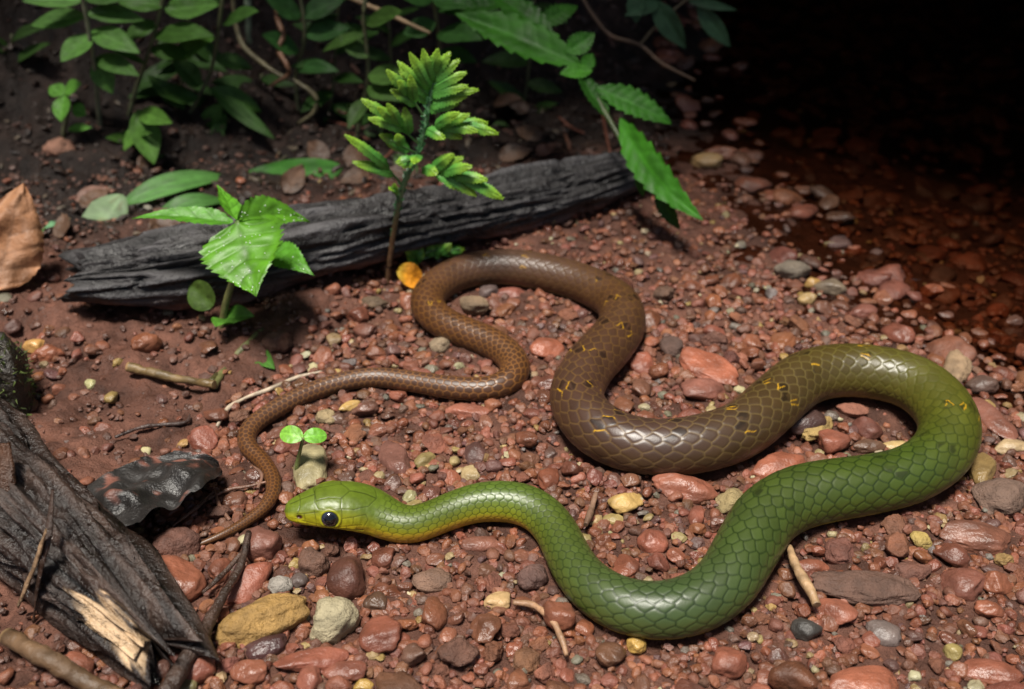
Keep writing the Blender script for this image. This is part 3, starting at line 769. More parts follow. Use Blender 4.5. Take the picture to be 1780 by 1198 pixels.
for n_, (px, py, w, h, yaw, hr, colr, dull, planes, label) in enumerate(HAND):
    P = ground_hit(px, py + h * 0.18)
    d = DEP(P); dep = math.asin(min(0.99, (CAM_H - P[2]) / np.linalg.norm(P - CAMP)))
    if abs(yaw) > 45: a = w / 2 * d / FPX / math.sin(dep) * 0.9; b = h / 2 * d / FPX * 1.05; c = b * hr
    else:
        a = w / 2 * d / FPX
        b = h / 2 * d / FPX / math.sqrt(math.sin(dep) ** 2 + (hr * math.cos(dep)) ** 2); c = b * hr
    me = raw_mesh('stone_mesh', *stone(500 + n_ * 7, 4 if w > 110 else 3, planes, 12 if dull else 15, 0.11 if dull else 0.07), M['stone_dull' if dull else 'stone'])
    yw = math.atan2(math.sin(math.radians(yaw)) / math.sin(dep), math.cos(math.radians(yaw)))
    P = np.array([P[0], P[1], ground_z(P[0], P[1], False) + c * 0.42])
    big = max(a, b) * 1000
    put_stone('stone' if w > 45 else 'pebble', me, P, (a, b, c), yw, random.Random(n_).uniform(-.12, .12), random.Random(n_ + 99).uniform(-.12, .12), tuple(np.array(colr) * (.84, .83, .74)), label, 'stone' if w > 45 else 'pebble')
    ca, sa = math.cos(yw), math.sin(yw)
    for f in (-0.55, 0.0, 0.55): PLACED.append((P[0] + ca * a * f, P[1] + sa * a * f, min(a, b) * 0.92))

cell = 0.006; HASH = {}
def hadd(x, y, r):
    HASH.setdefault((int(x // cell), int(y // cell)), []).append((x, y, r))
for p in PLACED: hadd(*p)
def free(x, y, r, k):
    R = int((r + 0.02) // cell) + 1
    R = min(R, 4); cx, cy = int(x // cell), int(y // cell)
    for i in range(cx - R, cx + R + 1):
        for j in range(cy - R, cy + R + 1):
            for (a, b, s) in HASH.get((i, j), ()):
                if (a - x) ** 2 + (b - y) ** 2 < (k * (r + s)) ** 2: return False
    return True
rng = np.random.RandomState(12)
STONES = []
def candidates(n, pymin, pxmax=1840, skew=False):
    y = 0.118 * (0.46 / 0.118) ** rng.rand(n) if skew else rng.uniform(0.118, 0.46, n)
    x = rng.uniform(-0.24, 0.30, n)
    px, py = PROJ(np.stack([x, y, 0 * x], -1))
    ok = (px > -60) & (px < pxmax) & (py > pymin) & (py < 1270)
    edge = np.interp(py, [380, 480, 560, 640, 700, 760, 830, 900], [760, 640, 560, 500, 400, 330, 290, 140])
    dn_ = np.where(px > edge, 1.0, 0.07) * np.where(py < 450, 0.5, 1.0)
    D = shore_d(x, y)
    gi = np.clip(np.round((x + .25) / .001).astype(int), 0, _gap.shape[0] - 1); gj = np.clip(np.round((y - .10) / .001).astype(int), 0, _gap.shape[1] - 1)
    return x, y, px, py, ok, dn_, D, _gap[gi, gj]
def throw(n, r0, r1, k, pymin=250):
    x, y, px, py, ok, dn_, D, g = candidates(n, pymin)
    r = r0 * (r1 / r0) ** (rng.rand(n) ** 1.5)
    ok &= rng.rand(n) < dn_ * np.where(D > 0, .55, 1.0)
    ok &= ~((px > 1350) & (py > 820) & (r < .002) & (rng.rand(n) < .35))
    ok &= ~((r > .0011) & (g < r * .55)) & (g > -.003)
    for i in np.where(ok)[0]:
        a, b, c = float(x[i]), float(y[i]), float(r[i])
        if free(a, b, c, k): hadd(a, b, c); STONES.append((a, b, c))
throw(460, 0.0036, 0.0056, 0.98, pymin=930)
throw(1100, 0.0026, 0.0044, 0.95, pymin=1040)
throw(4200, 0.0019, 0.0036, 0.90, pymin=480)
throw(30000, 0.0011, 0.0020, 0.74, pymin=300)
throw(22000, 0.0012, 0.0019, 0.56, pymin=560)     # a second layer of chips lying on the first
x, y, px, py, ok, dn_, D, g = candidates(36000, 290, skew=True)          # grit between the stones
ok &= (rng.rand(len(x)) < np.maximum(dn_, .45)) & (D < .004) & (g > -.002)
for i in np.where(ok)[0][:15500]: STONES.append((float(x[i]), float(y[i]), float(0.00045 * 2.4 ** rng.rand())))
def pick_col(r):
    k = rng.rand() * (0.93 if r > .0024 else 1.0)
    if k < 0.40: c = RED; n = 'red'
    elif k < 0.60: c = RED2; n = 'red'
    elif k < 0.76: c = BRN; n = 'brown'
    elif k < 0.83: c = PUR; n = 'mauve'
    elif k < 0.935: c = MUDC; n = 'brown'
    elif k < 0.957: c = TAN; n = 'tan'
    elif k < 0.968: c = OCH; n = 'tan'
    elif k < 0.99: c = GRY; n = 'grey'
    else: c = PALE; n = 'tan'
    c = np.array(c) * rng.uniform(0.78, 1.22) * np.array([1, rng.uniform(.92, 1.1), rng.uniform(.72, .98)])
    return tuple(np.clip(c, 0, 1)), n
LANDMARK = [(600, 900, 'snake chin'), (350, 935, 'snake tail tip'), (475, 840, 'thin bend of the tail'), (541, 790, 'khaki slab'), (686, 796, 'mauve-red wedge stone'), (714, 960, 'neck bend'),
 (870, 930, 'raised neck arch'), (925, 1003, 'round purple-brown stone'), (458, 1078, 'ochre-yellow block'), (580, 1076, 'pale cream block'), (543, 1150, 'long red slab'), (320, 1140, 'dark wet twig foot'),
 (250, 1090, 'rotten log end'), (960, 1100, 'curved pale root'), (1090, 873, 'honey-yellow pebble'), (1134, 940, 'inside of the green curve'), (1150, 1130, 'lowest green curve'), (1190, 845, 'broad red stone'),
 (1421, 745, 'straw-coloured pebble'), (1352, 812, 'flat orange-red stone'), (1405, 1020, 'thick pale twig'), (1502, 1020, 'purple-brown flat slab'), (1400, 1092, 'dark charcoal pebble'), (1534, 1100, 'slate-blue pebble'),
 (1692, 930, 'flat brown-red stone in the mud'), (1738, 862, 'rounded grey-brown stone'), (1722, 1165, 'red slab with chipped rim'), (1500, 1186, 'broad salmon-red stone'), (1232, 636, 'thin orange-red slate'),
 (951, 604, 'bright red flat stone between the brown strands'), (825, 532, 'grey-tan stone inside the brown loop'), (812, 714, 'long red pebble under the thin strand'), (720, 700, 'thin brown strand'), (590, 720, 'cream pebble'),
 (1378, 470, 'grey stone on the stream edge'), (1560, 580, 'waterline behind the olive bend'), (1030, 800, 'outer brown curve'), (750, 1007, 'dull rough brown stone'), (800, 1120, 'front gravel before the neck'), (1640, 1030, 'front gravel outside the green bend')]
LMP = np.array([G(a, b)[:2] for a, b, _ in LANDMARK])
def pebble_label(x, y, r, cn, dull, flat, el):
    k = int(np.argmin(np.hypot(LMP[:, 0] - x, LMP[:, 1] - y)))
    size = 'larger' if r > .0036 else 'small' if r > .0022 else 'tiny'
    shape = 'oblong' if el < .78 else 'flat' if flat < .55 else 'chunky'
    return '%s %s %s pebble near the %s' % (size, shape, cn, LANDMARK[k][2]), 'loose pebbles of the gravel'
PROTO = [raw_mesh('pebble_mesh', *stone(100 + k, 3, 6 + k % 5, (12, 20, 36)[k % 3], 0.09 + 0.06 * (k % 4 == 0), .5), M['stone_dull' if k % 4 == 0 else 'stone']) for k in range(28)]
PR2 = [stone(300 + k, 2, 5 + k % 4, 40, 0.10, .45) for k in range(16)]
PR1 = [stone(400 + k, 1, 5 + k % 3, 40, 0.14, .42) for k in range(16)]
PR0 = [stone(450 + k, 0, 5, 40, 0.28, .4) for k in range(16)]
def app(x, y, r):
    px, py = PROJ(np.array([x, y, 0.0]))
    if not (5 < px < 1775 and 5 < py < 1193): return 0
    return r / math.hypot(y, CAM_H)
STONES.sort(key=lambda s: -app(*s))
MUDST = mud_mask(np.array([q_[0] for q_ in STONES]), np.array([q_[1] for q_ in STONES]))
gV, gF, gC, goff = [], [], [], 0
flat_f = []
ZST = ground_z(np.array([q_[0] for q_ in STONES]), np.array([q_[1] for q_ in STONES]), False)
NIND = 236
for n_, (x, y, r) in enumerate(STONES):
    colr, cn = pick_col(r)
    if MUDST[n_] > .5 and r < .0013 and rng.rand() < .8: colr = tuple(np.array([.105, .047, .032]) * rng.uniform(.7, 1.3))     # soil crumbs
    fl = rng.uniform(0.45, 0.85); el = rng.uniform(0.68, 1.0)
    rz, rx, ry = rng.uniform(0, 6.28), rng.normal() * 0.25, rng.normal() * 0.25
    z = float(ZST[n_]) + r * fl * rng.uniform(0.2, 0.85)
    if n_ < NIND:
        lab, grp = pebble_label(x, y, r, {'brown': 'dark brown', 'mauve': 'mauve-brown'}.get(cn, cn), 0, fl, el)
        put_stone('pebble', PROTO[n_ % len(PROTO)], (x, y, z), (r * 1.12, r * el * 1.12, r * fl), rz, rx, ry, colr, lab, 'pebble', grp)
    else:
        pv, pf = (PR2 if r > 0.0018 else PR1 if r > 0.00095 else PR0)[n_ % 16]
        V = (pv * np.array([r * 1.12, r * el * 1.12, r * fl])) @ rot(rz, rx, ry).T + np.array([x, y, z])
        gV.append(V); gF.append(pf + goff); goff += len(V); gC.append(np.repeat([colr], len(V), 0)); flat_f.append(np.full(len(pf), r > .0018 or rng.rand() < .25))
grav = obj('gravel', np.vstack(gV), np.vstack(gF), M['gravel'], np.vstack(gC), kind='stuff', label='wet red gravel and grit covering the ground around the snake', cat='gravel')

grav.data.polygons.foreach_set('use_smooth', np.concatenate(flat_f))
# stones on the stream bed
bV, bF, bC, bo = [], [], [], 0
bx_, by_ = rng.uniform(0.02, 0.5, 3600), rng.uniform(0.16, 0.75, 3600)
bd_ = shore_d(bx_, by_); bz_ = ground_z(bx_, by_, False)
for n_ in range(3600):
    x, y = float(bx_[n_]), float(by_[n_])
    if bd_[n_] < 0.003: continue
    r = 0.0018 * (3.4) ** (rng.rand() ** 1.7)
    if snake_gap(x, y) < r: continue
    c, _ = pick_col(r); pv, pf = (PR2 if r > .0042 else PR1)[n_ % 16]
    z = float(bz_[n_]) + 0.2 * r
    V = (pv * np.array([r * 1.2, r * .9, r * .5])) @ rot(rng.uniform(0, 6.28), rng.normal() * .2, rng.normal() * .2).T + np.array([x, y, z])
    bV.append(V); bF.append(pf + bo); bo += len(V); bC.append(np.repeat([np.array(c) * 0.8], len(V), 0))
obj('stream_bed_stones', np.vstack(bV), np.vstack(bF), M['gravel'], np.vstack(bC), kind='stuff', label='red and brown stones lying on the bed of the stream', cat='stones')

# crumbs and rotted bits on the dark bank
cV, cF, cC, co = [], [], [], 0
bx_, by_ = rng.uniform(-.22, .10, 5200), rng.uniform(.29, .52, 5200)
ok = (by_ > log_y(bx_) + .022) & (shore_d(bx_, by_) < -.004); bx_, by_ = bx_[ok], by_[ok]; bz_ = ground_z(bx_, by_)
for n_ in range(len(bx_)):
    r = .0006 * 3.6 ** (rng.rand() ** 1.6); pv, pf = PR1[n_ % 16] if r > .0011 else PR0[n_ % 16]
    el = rng.uniform(.25, 1.0)
    V = (pv * np.array([r * (1.9 - el), r * el, r * .55])) @ rot(rng.uniform(0, 6.28), rng.normal() * .35, rng.normal() * .35).T + np.array([bx_[n_], by_[n_], bz_[n_] + r * .25])
    c = np.array((.030, .018, .013) if rng.rand() < .7 else (.085, .042, .030) if rng.rand() < .8 else (.10, .075, .05)) * rng.uniform(.6, 1.4)
    cV.append(V); cF.append(pf + co); co += len(V); cC.append(np.repeat([c], len(V), 0))
obj('leaf_mould', np.vstack(cV), np.vstack(cF), M['gravel'], np.vstack(cC), kind='stuff', smooth=False, label='dark crumbs and rotted bits on the bank behind the log', cat='leaf mould')

# ------------------------------------------------------------------ charred log behind the snake
def wood(axis, rad, n, seg, grain, seed, flat=1.0, ragged=0.0, lump=0.25, knots=()):
    Q = catmull(np.hstack([np.asarray(axis, float), np.asarray(rad, float)[:, None]]), n)
    Cc, r = Q[:, :3], Q[:, 3]
    T_, S_, N_ = frames(Cc)
    t_ = np.linspace(0, 2 * np.pi, seg, endpoint=False)
    s_ = np.concatenate([[0], np.cumsum(np.linalg.norm(np.diff(Cc, axis=0), axis=1))])
    SG, TG = np.meshgrid(s_, t_, indexing='ij')
    ca, sa = np.cos(TG), np.sin(TG)
    q3 = np.stack([ca * 1.0, sa * 1.0, SG * 22], -1)
    big = fbm(q3 * 1.3, 3, seed)
    fib = fbm(np.stack([ca * 9, sa * 9, SG * 45], -1), 4, seed + 3)
    crk = np.abs(fbm(np.stack([ca * 4.5, sa * 4.5, SG * 30], -1), 3, seed + 6))
    h = r[:, None] * (1 + lump * big + grain * fib - grain * 1.6 * np.exp(-(crk / 0.10) ** 2))
    endl = s_[-1]
    sh = ragged * fbm(np.stack([ca * 3.0, sa * 3.0, 0 * SG], -1), 3, seed + 9)
    e = np.clip((SG / endl), 0, 1)
    V = Cc[:, None] + (h * ca)[..., None] * S_[:, None] + (h * sa * flat)[..., None] * N_[:, None] + T_[:, None] * (sh * (sstep(0.55, 1, e) - sstep(0.45, 0, e) * -1 * 1.0))[..., None]
    # closing rings
    c0, c1 = V[0].mean(0), V[-1].mean(0)
    rings = [c0 + (V[0] - c0) * f + T_[0] * dz for f, dz in ((.02, .002), (.6, .0012))] + [V[k] for k in range(n)] + [c1 + (V[-1] - c1) * f - T_[-1] * dz for f, dz in ((.6, .0015), (.02, .003))]
    V = np.array(rings)
    return V, grid_faces(len(rings), seg, True), fib, crk, big, SG, TG
la = [ground_hit(130, 556), ground_hit(330, 545), ground_hit(600, 488), ground_hit(850, 430), ground_hit(1010, 385), ground_hit(1118, 352)]
axis = [p + np.array([0, 0.010, hh]) for p, hh in zip(la, (.0085, .0105, .0105, .0095, .0085, .0080))]
V, F, fib, crk, big, SG, TG = wood(axis, [.0090, .0122, .0118, .0108, .0092, .0062], 300, 110, 0.11, 200, 0.85, 0.006, 0.20)
n0 = V.shape[0]
pad = lambda A: np.vstack([A[:1], A[:1], A, A[-1:], A[-1:]])
fibp, bigp, TGp, crkp = pad(fib), pad(big), pad(TG), pad(crk)
lc = np.array([.020, .018, .0185]) * (1 + 0.7 * fibp[..., None]) 
grey = sstep(0.15, 0.8, fibp + 0.5 * bigp)[..., None]
lc = lc * (1 - grey) + np.array([.058, .055, .058]) * grey
redm = (sstep(-0.15, -0.75, np.sin(TGp)) * sstep(-0.4, 0.5, fibp + bigp))[..., None]
lc = lc * (1 - 0.8 * redm) + np.array([.16, .075, .055]) * 0.8 * redm
lc = lc * (1 - 0.6 * np.exp(-(crkp / 0.08) ** 2))[..., None]
obj('fallen_log', V.reshape(-1, 3), F, M['charred'], np.clip(lc.reshape(-1, 3), .004, 1), base=ground_hit(600, 470), label='long charred black log lying across the soil behind the snake', cat='log')

# rotten log in the left foreground
p0, p1 = G(-95, 735, .014), G(262, 1118, .0085)
axis = [p0, p0 * .66 + p1 * .34 + np.array([0, 0, .001]), p0 * .33 + p1 * .67, p1]
V, F, fib, crk, big, SG, TG = wood(axis, [.0112, .0118, .0108, .0058], 260, 120, 0.13, 260, 0.92, 0.010, 0.20)
fibp, bigp, TGp, crkp = pad(fib), pad(big), pad(TG), pad(crk)
ppx, ppy = PROJ(V.reshape(-1, 3)); sN = pad(SG) / SG.max()
lc = np.array([.020, .0125, .010]) * (1 + 0.7 * fibp[..., None])
g2 = sstep(0.2, 0.9, fibp + 0.4 * bigp)[..., None]
lc = lc * (1 - g2) + np.array([.055, .036, .029]) * g2
# bare pale wood where the bark has come off near the broken end, on the side facing the gravel
TGd = np.degrees(TGp)
vf = V.reshape(-1, 3); near_ = np.where(np.hypot(ppx - 168, ppy - 1078) < 9)[0]
k0 = near_[np.argmin(np.linalg.norm(vf[near_] - CAMP, axis=1))]
tgt, s0 = TGd.ravel()[k0], sN.ravel()[k0]
dT = np.abs((TGd - tgt + 180) % 360 - 180)
pm = sstep(1.0, 0.72, np.hypot((sN - s0) / 0.115, dT / 40.0) + 0.22 * fbm(np.stack([np.cos(TGp) * 5, np.sin(TGp) * 5, sN * 30], -1), 3, 8))[..., None]
pale = np.array([.58, .40, .24]) * (1 + 0.35 * fibp[..., None]) 
lc = lc * (1 - pm) + pale * pm
cc = V.mean(1, keepdims=True)
V = V - (V - cc) * 0.10 * pm
obj('rotten_log', V.reshape(-1, 3), F, M['rotten'], np.clip(lc.reshape(-1, 3), .004, 1), base=G(120, 1000), label='wet black rotten log with a torn pale patch near its splintered end', cat='log')

def stick(name, pts, rad, c, label, cat='twig', mat='twig', flat=1.0, bump=0.2, n=40, seg=10, group=None, tipc=None, seed=0):
    V, F = tube(pts, rad, n=n, seg=seg, flat=flat, bump=bump, bscale=500, seed=seed)
    cl = np.array(c) * (1 + 0.35 * fbm(V * 400, 3, seed + 2))[:, None]
    if tipc is not None:
        cl[:seg * 3] = tipc
    return obj(name, V, F, M[mat], np.clip(cl, .003, 1), base=pts[0], label=label, cat=cat, group=group)
def gl(pts, up=0.001): return [ground_hit(x, y, up) for x, y in pts]
def R_(w, P): return w / 2 * DEP(np.asarray(P)) / FPX
wet = gl([(432, 925), (418, 985), (388, 1035), (368, 1070), (345, 1118), (318, 1158), (288, 1210)], .0045)
stick('wet_twig', wet, [.0006, .0008, .0009, .0012, .0015, .0015, .0017], (.045, .027, .020), 'dark wet twig running from the snake tail down past the rotten log', mat='rotten', seed=3)
stick('wet_twig', gl([(420, 960), (400, 985), (375, 1010), (352, 1030)], .003), [.0004, .0005, .0005, .0003], (.06, .035, .025), 'thin dark root beside the dark wet twig', 'root', mat='rotten', seed=4)
stick('pale_twig', gl([(1372, 950), (1384, 985), (1405, 1020), (1420, 1052)], .004), [.0006, .0010, .0011, .0009], (.30, .19, .10), 'thick pale twig on the gravel outside the green curve', seed=5, tipc=(.4, .26, .14))
stick('pale_root', gl([(892, 1047), (925, 1052), (955, 1072), (975, 1108), (985, 1140)], .003), [.0005, .0007, .0007, .0006, .0004], (.26, .15, .085), 'curved pale root in front of the green neck curve', 'root', seed=6)
stick('short_twig', gl([(1036, 858), (1028, 885), (1018, 912)], .003), [.0005, .0007, .0006], (.22, .13, .085), 'short brown twig near the honey-yellow pebble', seed=7)
stick('white_root', gl([(377, 742), (395, 712), (425, 693), (470, 676), (520, 655), (560, 646)], .0012), [.0004, .0006, .0005, .0006, .0005, .0003], (.42, .34, .25), 'thin white root on the soil beside the thin tail', 'root', seed=8)
stick('broken_stick', gl([(12, 1105), (80, 1145), (150, 1185), (230, 1225)], .004), [.0016, .0018, .0018, .0016], (.095, .055, .028), 'brown broken stick below the rotten log', 'stick', seed=9, tipc=(.3, .2, .1))
def splinter(pts, w, c, label, seed):
    stick('wood_splinter', pts, w, c, label, 'splinter', mat='rotten', flat=0.35, bump=0.2, seg=8, seed=seed)
splinter([G(8, 770, .030), G(14, 860, .022), G(20, 965, .010)], [.0012, .0017, .0014], (.06, .026, .013), 'upright red-brown splinter standing against the rotten log', 21)
splinter([G(80, 922, .026), G(60, 985, .018), G(32, 1052, .009)], [.0007, .0012, .0011], (.22, .14, .08), 'pale tan splinter leaning on the rotten log', 22)
splinter([G(92, 850, .030), G(84, 925, .024), G(70, 990, .018), G(58, 1080, .006)], [.0003, .0008, .0009, .0006], (.04, .022, .015), 'thin dark splinter leaning on the rotten log', 23)
# fine roots near the tail
for k, pts in enumerate([[(362, 868), (395, 852), (430, 846), (470, 836)], [(372, 850), (382, 880), (400, 905)], [(300, 915), (345, 880), (372, 855)], [(440, 810), (455, 826), (448, 850)]]):
    stick('fine_root', gl(pts, .0022), [.00025, .00045, .0004, .0003][:len(pts)], (.14, .07, .045), 'fine brown rootlet lying by the thin tail', 'root', group='rootlets by the tail', seed=30 + k)
stick('dark_rootlet', gl([(200, 760), (250, 742), (320, 735), (330, 720)], .0015), [.0003, .0005, .0005, .0002], (.05, .03, .025), 'dark rootlet on the bare mud', 'root', seed=40)

# mossy stem and cut twig by the seedling
stick('cut_twig', gl([(222, 638), (280, 652), (330, 662), (372, 668)], .0035), [.0013, .0012, .0011, .0011], (.13, .085, .035), 'cut brown twig lying on the mud below the seedling', seed=11, tipc=(.36, .22, .10))
stick('mossy_branch', [ground_hit(366, 668, .002), AT(408, 625, .245), AT(445, 570, .262), AT(492, 495, .285)], [.0013, .0015, .0016, .0014], (.055, .050, .016), 'mossy green-brown stem slanting up behind the seedling', 'stem', seed=12)
stick('green_shoot', [ground_hit(372, 672, .002), AT(398, 632, .236), AT(430, 598, .243), AT(455, 572, .25)], [.0009, .0010, .0009, .0007], (.12, .12, .045), 'pale green stem in front of the mossy stem', 'stem', seed=13)

# ------------------------------------------------------------------ plants
def leaf_part(parent, base, tip, w, c, name='leaf', mat='leaf', tipc=None, mid=1.25, spot=0.0, seed=0, veinc=1.15, **kw):
    V, F, u, v = blade(base, tip, w, seed=seed, **kw)
    return obj(name, V, F, M[mat], leafcol(u, v, c, mid=mid, tipc=tipc, nvein=kw.get('nvein', 6), seed=seed, spot=spot, veinc=veinc), parent)
def stem_part(parent, pts, rad, c, name='stem', n=30, seg=8, seed=0, mat='twig', bump=0.05):
    V, F = tube(pts, rad, n=n, seg=seg, bump=bump, bscale=600, seed=seed)
    return obj(name, V, F, M[mat], np.clip(np.array(c) * (1 + 0.3 * fbm(V * 500, 2, seed))[:, None], .003, 1), parent)
LG = (.095, .27, .016)
# toothed seedling
b0 = ground_hit(383, 566)
sp = thing('seedling', b0, 'bright green seedling with toothed dewy leaves in front of the charred log', 'plant')
nd = AT(412, 386, b0[1] + .002)
stem_part(sp, [b0 - [0, 0, .002], AT(392, 530, b0[1]), AT(406, 480, b0[1] + .001), AT(410, 430, b0[1] + .002), nd], [.0011, .0010, .0009, .0008, .0006], (.13, .13, .045))
yb = b0[1]
kw = dict(serr=.14, nserr=13, vein=.032, nvein=6, nu=80, nv=25)
leaves = [(nd, AT(446, 517, yb - .019), .0236, dict(normal=(-.10, -.62, .8), arch=.04, fold=.14), LG),
          (nd + [-.001, 0, 0], AT(229, 380, yb + .006), .0075, dict(normal=(.05, -.18, 1), arch=.06, fold=.3, side=0.02), (.085, .27, .02)),
          (nd, AT(538, 387, yb + .016), .0105, dict(normal=(-.1, -.72, .7), arch=.05, fold=.35, side=-.12), LG),
          (nd + [0, .001, 0], AT(377, 322, yb + .016), .0075, dict(normal=(.7, -.6, .3), arch=.05, fold=.25), (.10, .30, .02)),
          (AT(470, 432, yb + .008), AT(547, 480, yb - .004), .0088, dict(normal=(-.1, -.5, .85), arch=.10, fold=.2), (.085, .27, .022))]
for k, (a, b, w, d_, c) in enumerate(leaves):
    leaf_part(sp, a, b, w, c, seed=k + 1, out='acum', mid=.72, veinc=.62, tipc=None, **kw, **d_)
stem_part(sp, [nd, AT(440, 405, yb + .006), AT(470, 432, yb + .008)], [.0005, .0004, .0004], (.12, .2, .04), name='leaf_stalk', n=10)
leaf_part(sp, AT(371, 532, yb), AT(331, 495, yb + .004), .0085, (.055, .10, .016), out='oval', seed=8, normal=(-.3, -.8, .4), fold=.25, nu=30)
leaf_part(sp, AT(388, 552, yb), AT(442, 550, yb - .006), .0065, (.06, .17, .02), out='ovate', seed=9, fold=.3)
leaf_part(sp, AT(395, 556, yb - .002), AT(374, 568, yb - .010), .006, (.07, .20, .02), out='ovate', seed=10, fold=.2)
leaf_part(sp, AT(440, 612, yb - .008), AT(478, 642, yb - .018), .0050, (.05, .14, .018), out='ovate', seed=11, fold=.25)
# dew drops on the two upper leaves
dv, df, do_ = [], [], 0
rd = np.random.RandomState(5)
for (a, b, w, d_, c), cnt in ((leaves[0], 60), (leaves[2], 34), (leaves[4], 12)):
    Vl, Fl, u, v = blade(a, b, w, out='acum', seed=(1 if cnt == 60 else 3 if cnt == 34 else 5), **kw, **d_)
    idx = rd.choice(len(Vl), cnt, replace=False)
    for i in idx:
        if not (0.08 < u[i] < 0.92 and abs(v[i]) < 0.9): continue
        r = rd.uniform(.00008, .00019)
        pv, pf = ICO[1]
        dv.append(pv * r + Vl[i] + nrm(np.array(d_['normal'])) * r * .5); df.append(pf + do_); do_ += len(pv)
obj('dew', np.vstack(dv), np.vstack(df), M['dew'], parent=sp, kind='stuff')

# upright clubmoss
CG, CT = (.085, .29, .045), (.28, .48, .040)
def finger(base, tip, w, nrm_, seed):
    """one flat shoot: overlapping rows of tiny leaves on both sides of its axis"""
    base = np.asarray(base); tip = np.asarray(tip); L = np.linalg.norm(tip - base); ax = (tip - base) / L
    N = np.asarray(nrm_, float); N = nrm(N - ax * np.dot(N, ax)); W = np.cross(ax, N)
    rg = np.random.RandomState(seed)
    V, F, u, v = blade(base, tip, w, normal=N, arch=.09, fold=-.35, out='strap', serr=.30, nserr=max(6, int(L / .0009)), nu=44, nv=9, wob=.03, seed=seed)
    tc = sstep(.40, .95, u)[:, None]
    Cb = (np.array(CG) * (1 - tc) + np.array(CT) * tc) * (1 - .45 * np.exp(-(v / .18) ** 2))[:, None] * (.85 + .3 * ((u * max(6, int(L / .0009))) % 1.0))[:, None]
    n = max(9, int(L / .0007))
    Vs, Fs, Cs, o = list(V), list(F), list(Cb), len(V)
    for i in range(n):
        t = (i + .5) / n
        p = base + ax * L * t + N * (L * .09 * 4 * t * (1 - t) + .00028)
        ww = w / 2 * min(1, t * 5) * (1.0 if t < .9 else .6)
        k_ = sstep(.40, .95, t)
        c = np.array(CG) * (1 - k_) + np.array(CT) * k_
        for sg in (-1, 1):
            ll = ww * .62 * rg.uniform(.85, 1.15)
            dr = nrm(W * sg * .8 + ax * rg.uniform(.6, .9)); up = N * .12 * ll; hw_ = ax * L / n * .7
            Vs += [p, p + dr * ll * .5 + hw_ * .6 + up, p + dr * ll - N * .0002, p + dr * ll * .5 - hw_ * .5 + up]
            Fs.append([o, o + 1, o + 2, o + 3] if sg > 0 else [o, o + 3, o + 2, o + 1]); o += 4
            Cs += [c * rg.uniform(.8, 1.2)] * 4
    return np.array(Vs), np.array(Fs), np.array(Cs)
def fan(parent, axis_px, tips, Yb, Yt, wpx=17, seed=0, name='frond'):
    A0, A1 = AT(*axis_px[0], Yb), AT(*axis_px[1], Yt)
    parts, cols = [], []
    rg = np.random.RandomState(seed)
    for k, (tx, ty, f) in enumerate(tips):
        f = f * .72; b = A0 * (1 - f) + A1 * f
        tip = AT(tx, ty, Yb + (Yt - Yb) * 1.0 + rg.uniform(-.003, .003))
        w = wpx * 1.3 * DEP(tip) / FPX
        V, F, Cc = finger(b, tip, w, (rg.uniform(-.15, .15), -.75, .65), seed * 31 + k)
        parts.append((V, F)); cols.append(Cc)
    V, F = tube([A0, (A0 + A1) / 2, A1], [.0004, .0003, .0002], n=8, seg=6)
    parts.append((V, F)); cols.append(np.repeat([(.10, .20, .07)], len(V), 0))
    Vm, Fm = merge(parts)
    obj(name, Vm, Fm, M['leaf'], np.vstack(cols), parent, smooth=False)
b0 = ground_hit(672, 492); y0 = b0[1]
cm = thing('clubmoss', b0, 'tall bright green clubmoss with flat finger-like shoots in front of the log', 'plant')
stp = [b0 - [0, 0, .002], AT(679, 440, y0), AT(690, 372, y0), AT(702, 320, y0), AT(722, 278, y0), AT(738, 225, y0), AT(748, 172, y0 + .001), AT(756, 118, y0 + .002)]
V, F = tube(stp, [.0009, .0008, .0008, .0008, .0007, .0006, .0005, .0003], n=60, seg=8, bump=.08, bscale=600)
tz = sstep(.25, .6, np.linspace(0, 1, len(V)))[:, None]
obj('stem', V, F, M['twig'], np.array([.11, .060, .030]) * (1 - tz) + np.array([.10, .22, .10]) * tz, cm)
# tiny stem leaves
sv, sf, sc_, o = [], [], [], 0
Cst = catmull(np.array(stp), 110); rg = np.random.RandomState(8)
for i in range(22, 110):
    for k in range(3):
        a = rg.uniform(0, 6.28); dr = nrm(np.array([math.cos(a), math.sin(a) * .8, .5])); sd2 = nrm(np.cross(dr, [0, -.6, .8])); l = rg.uniform(.0012, .0021) * (0.6 if i < 40 else 1)
        p = Cst[i]
        sv += [p, p + dr * l * .5 + sd2 * l * .28, p + dr * l, p + dr * l * .5 - sd2 * l * .28]; sf.append([o, o + 1, o + 2, o + 3]); o += 4
        sc_ += [np.array([.09, .25, .10]) * rg.uniform(.7, 1.2)] * 4
obj('stem_leaves', np.array(sv), np.array(sf), M['leaf'], np.array(sc_), cm, smooth=False, kind='stuff')
fan(cm, [(742, 195), (758, 108)], [(690, 106, .35), (711, 91, .6), (735, 84, .8), (762, 84, 1), (784, 90, .95), (800, 104, .8), (812, 126, .6), (814, 150, .45), (832, 156, .25), (812, 168, .12), (694, 122, .2), (798, 180, .05)], y0 + .001, y0 + .002, 18, 1)
fan(cm, [(735, 200), (695, 140)], [(671, 121, .8), (678, 156, .4), (713, 129, .5), (690, 140, .9)], y0, y0 - .003, 17, 2)
fan(cm, [(728, 250), (665, 195)], [(627, 172, .8), (672, 179, .7), (703, 186, .4), (639, 206, .6), (655, 186, .9)], y0, y0 - .004, 18, 3)
fan(cm, [(722, 266), (680, 244)], [(659, 234, .6), (672, 250, .3), (690, 232, .8)], y0, y0 - .006, 17, 4)
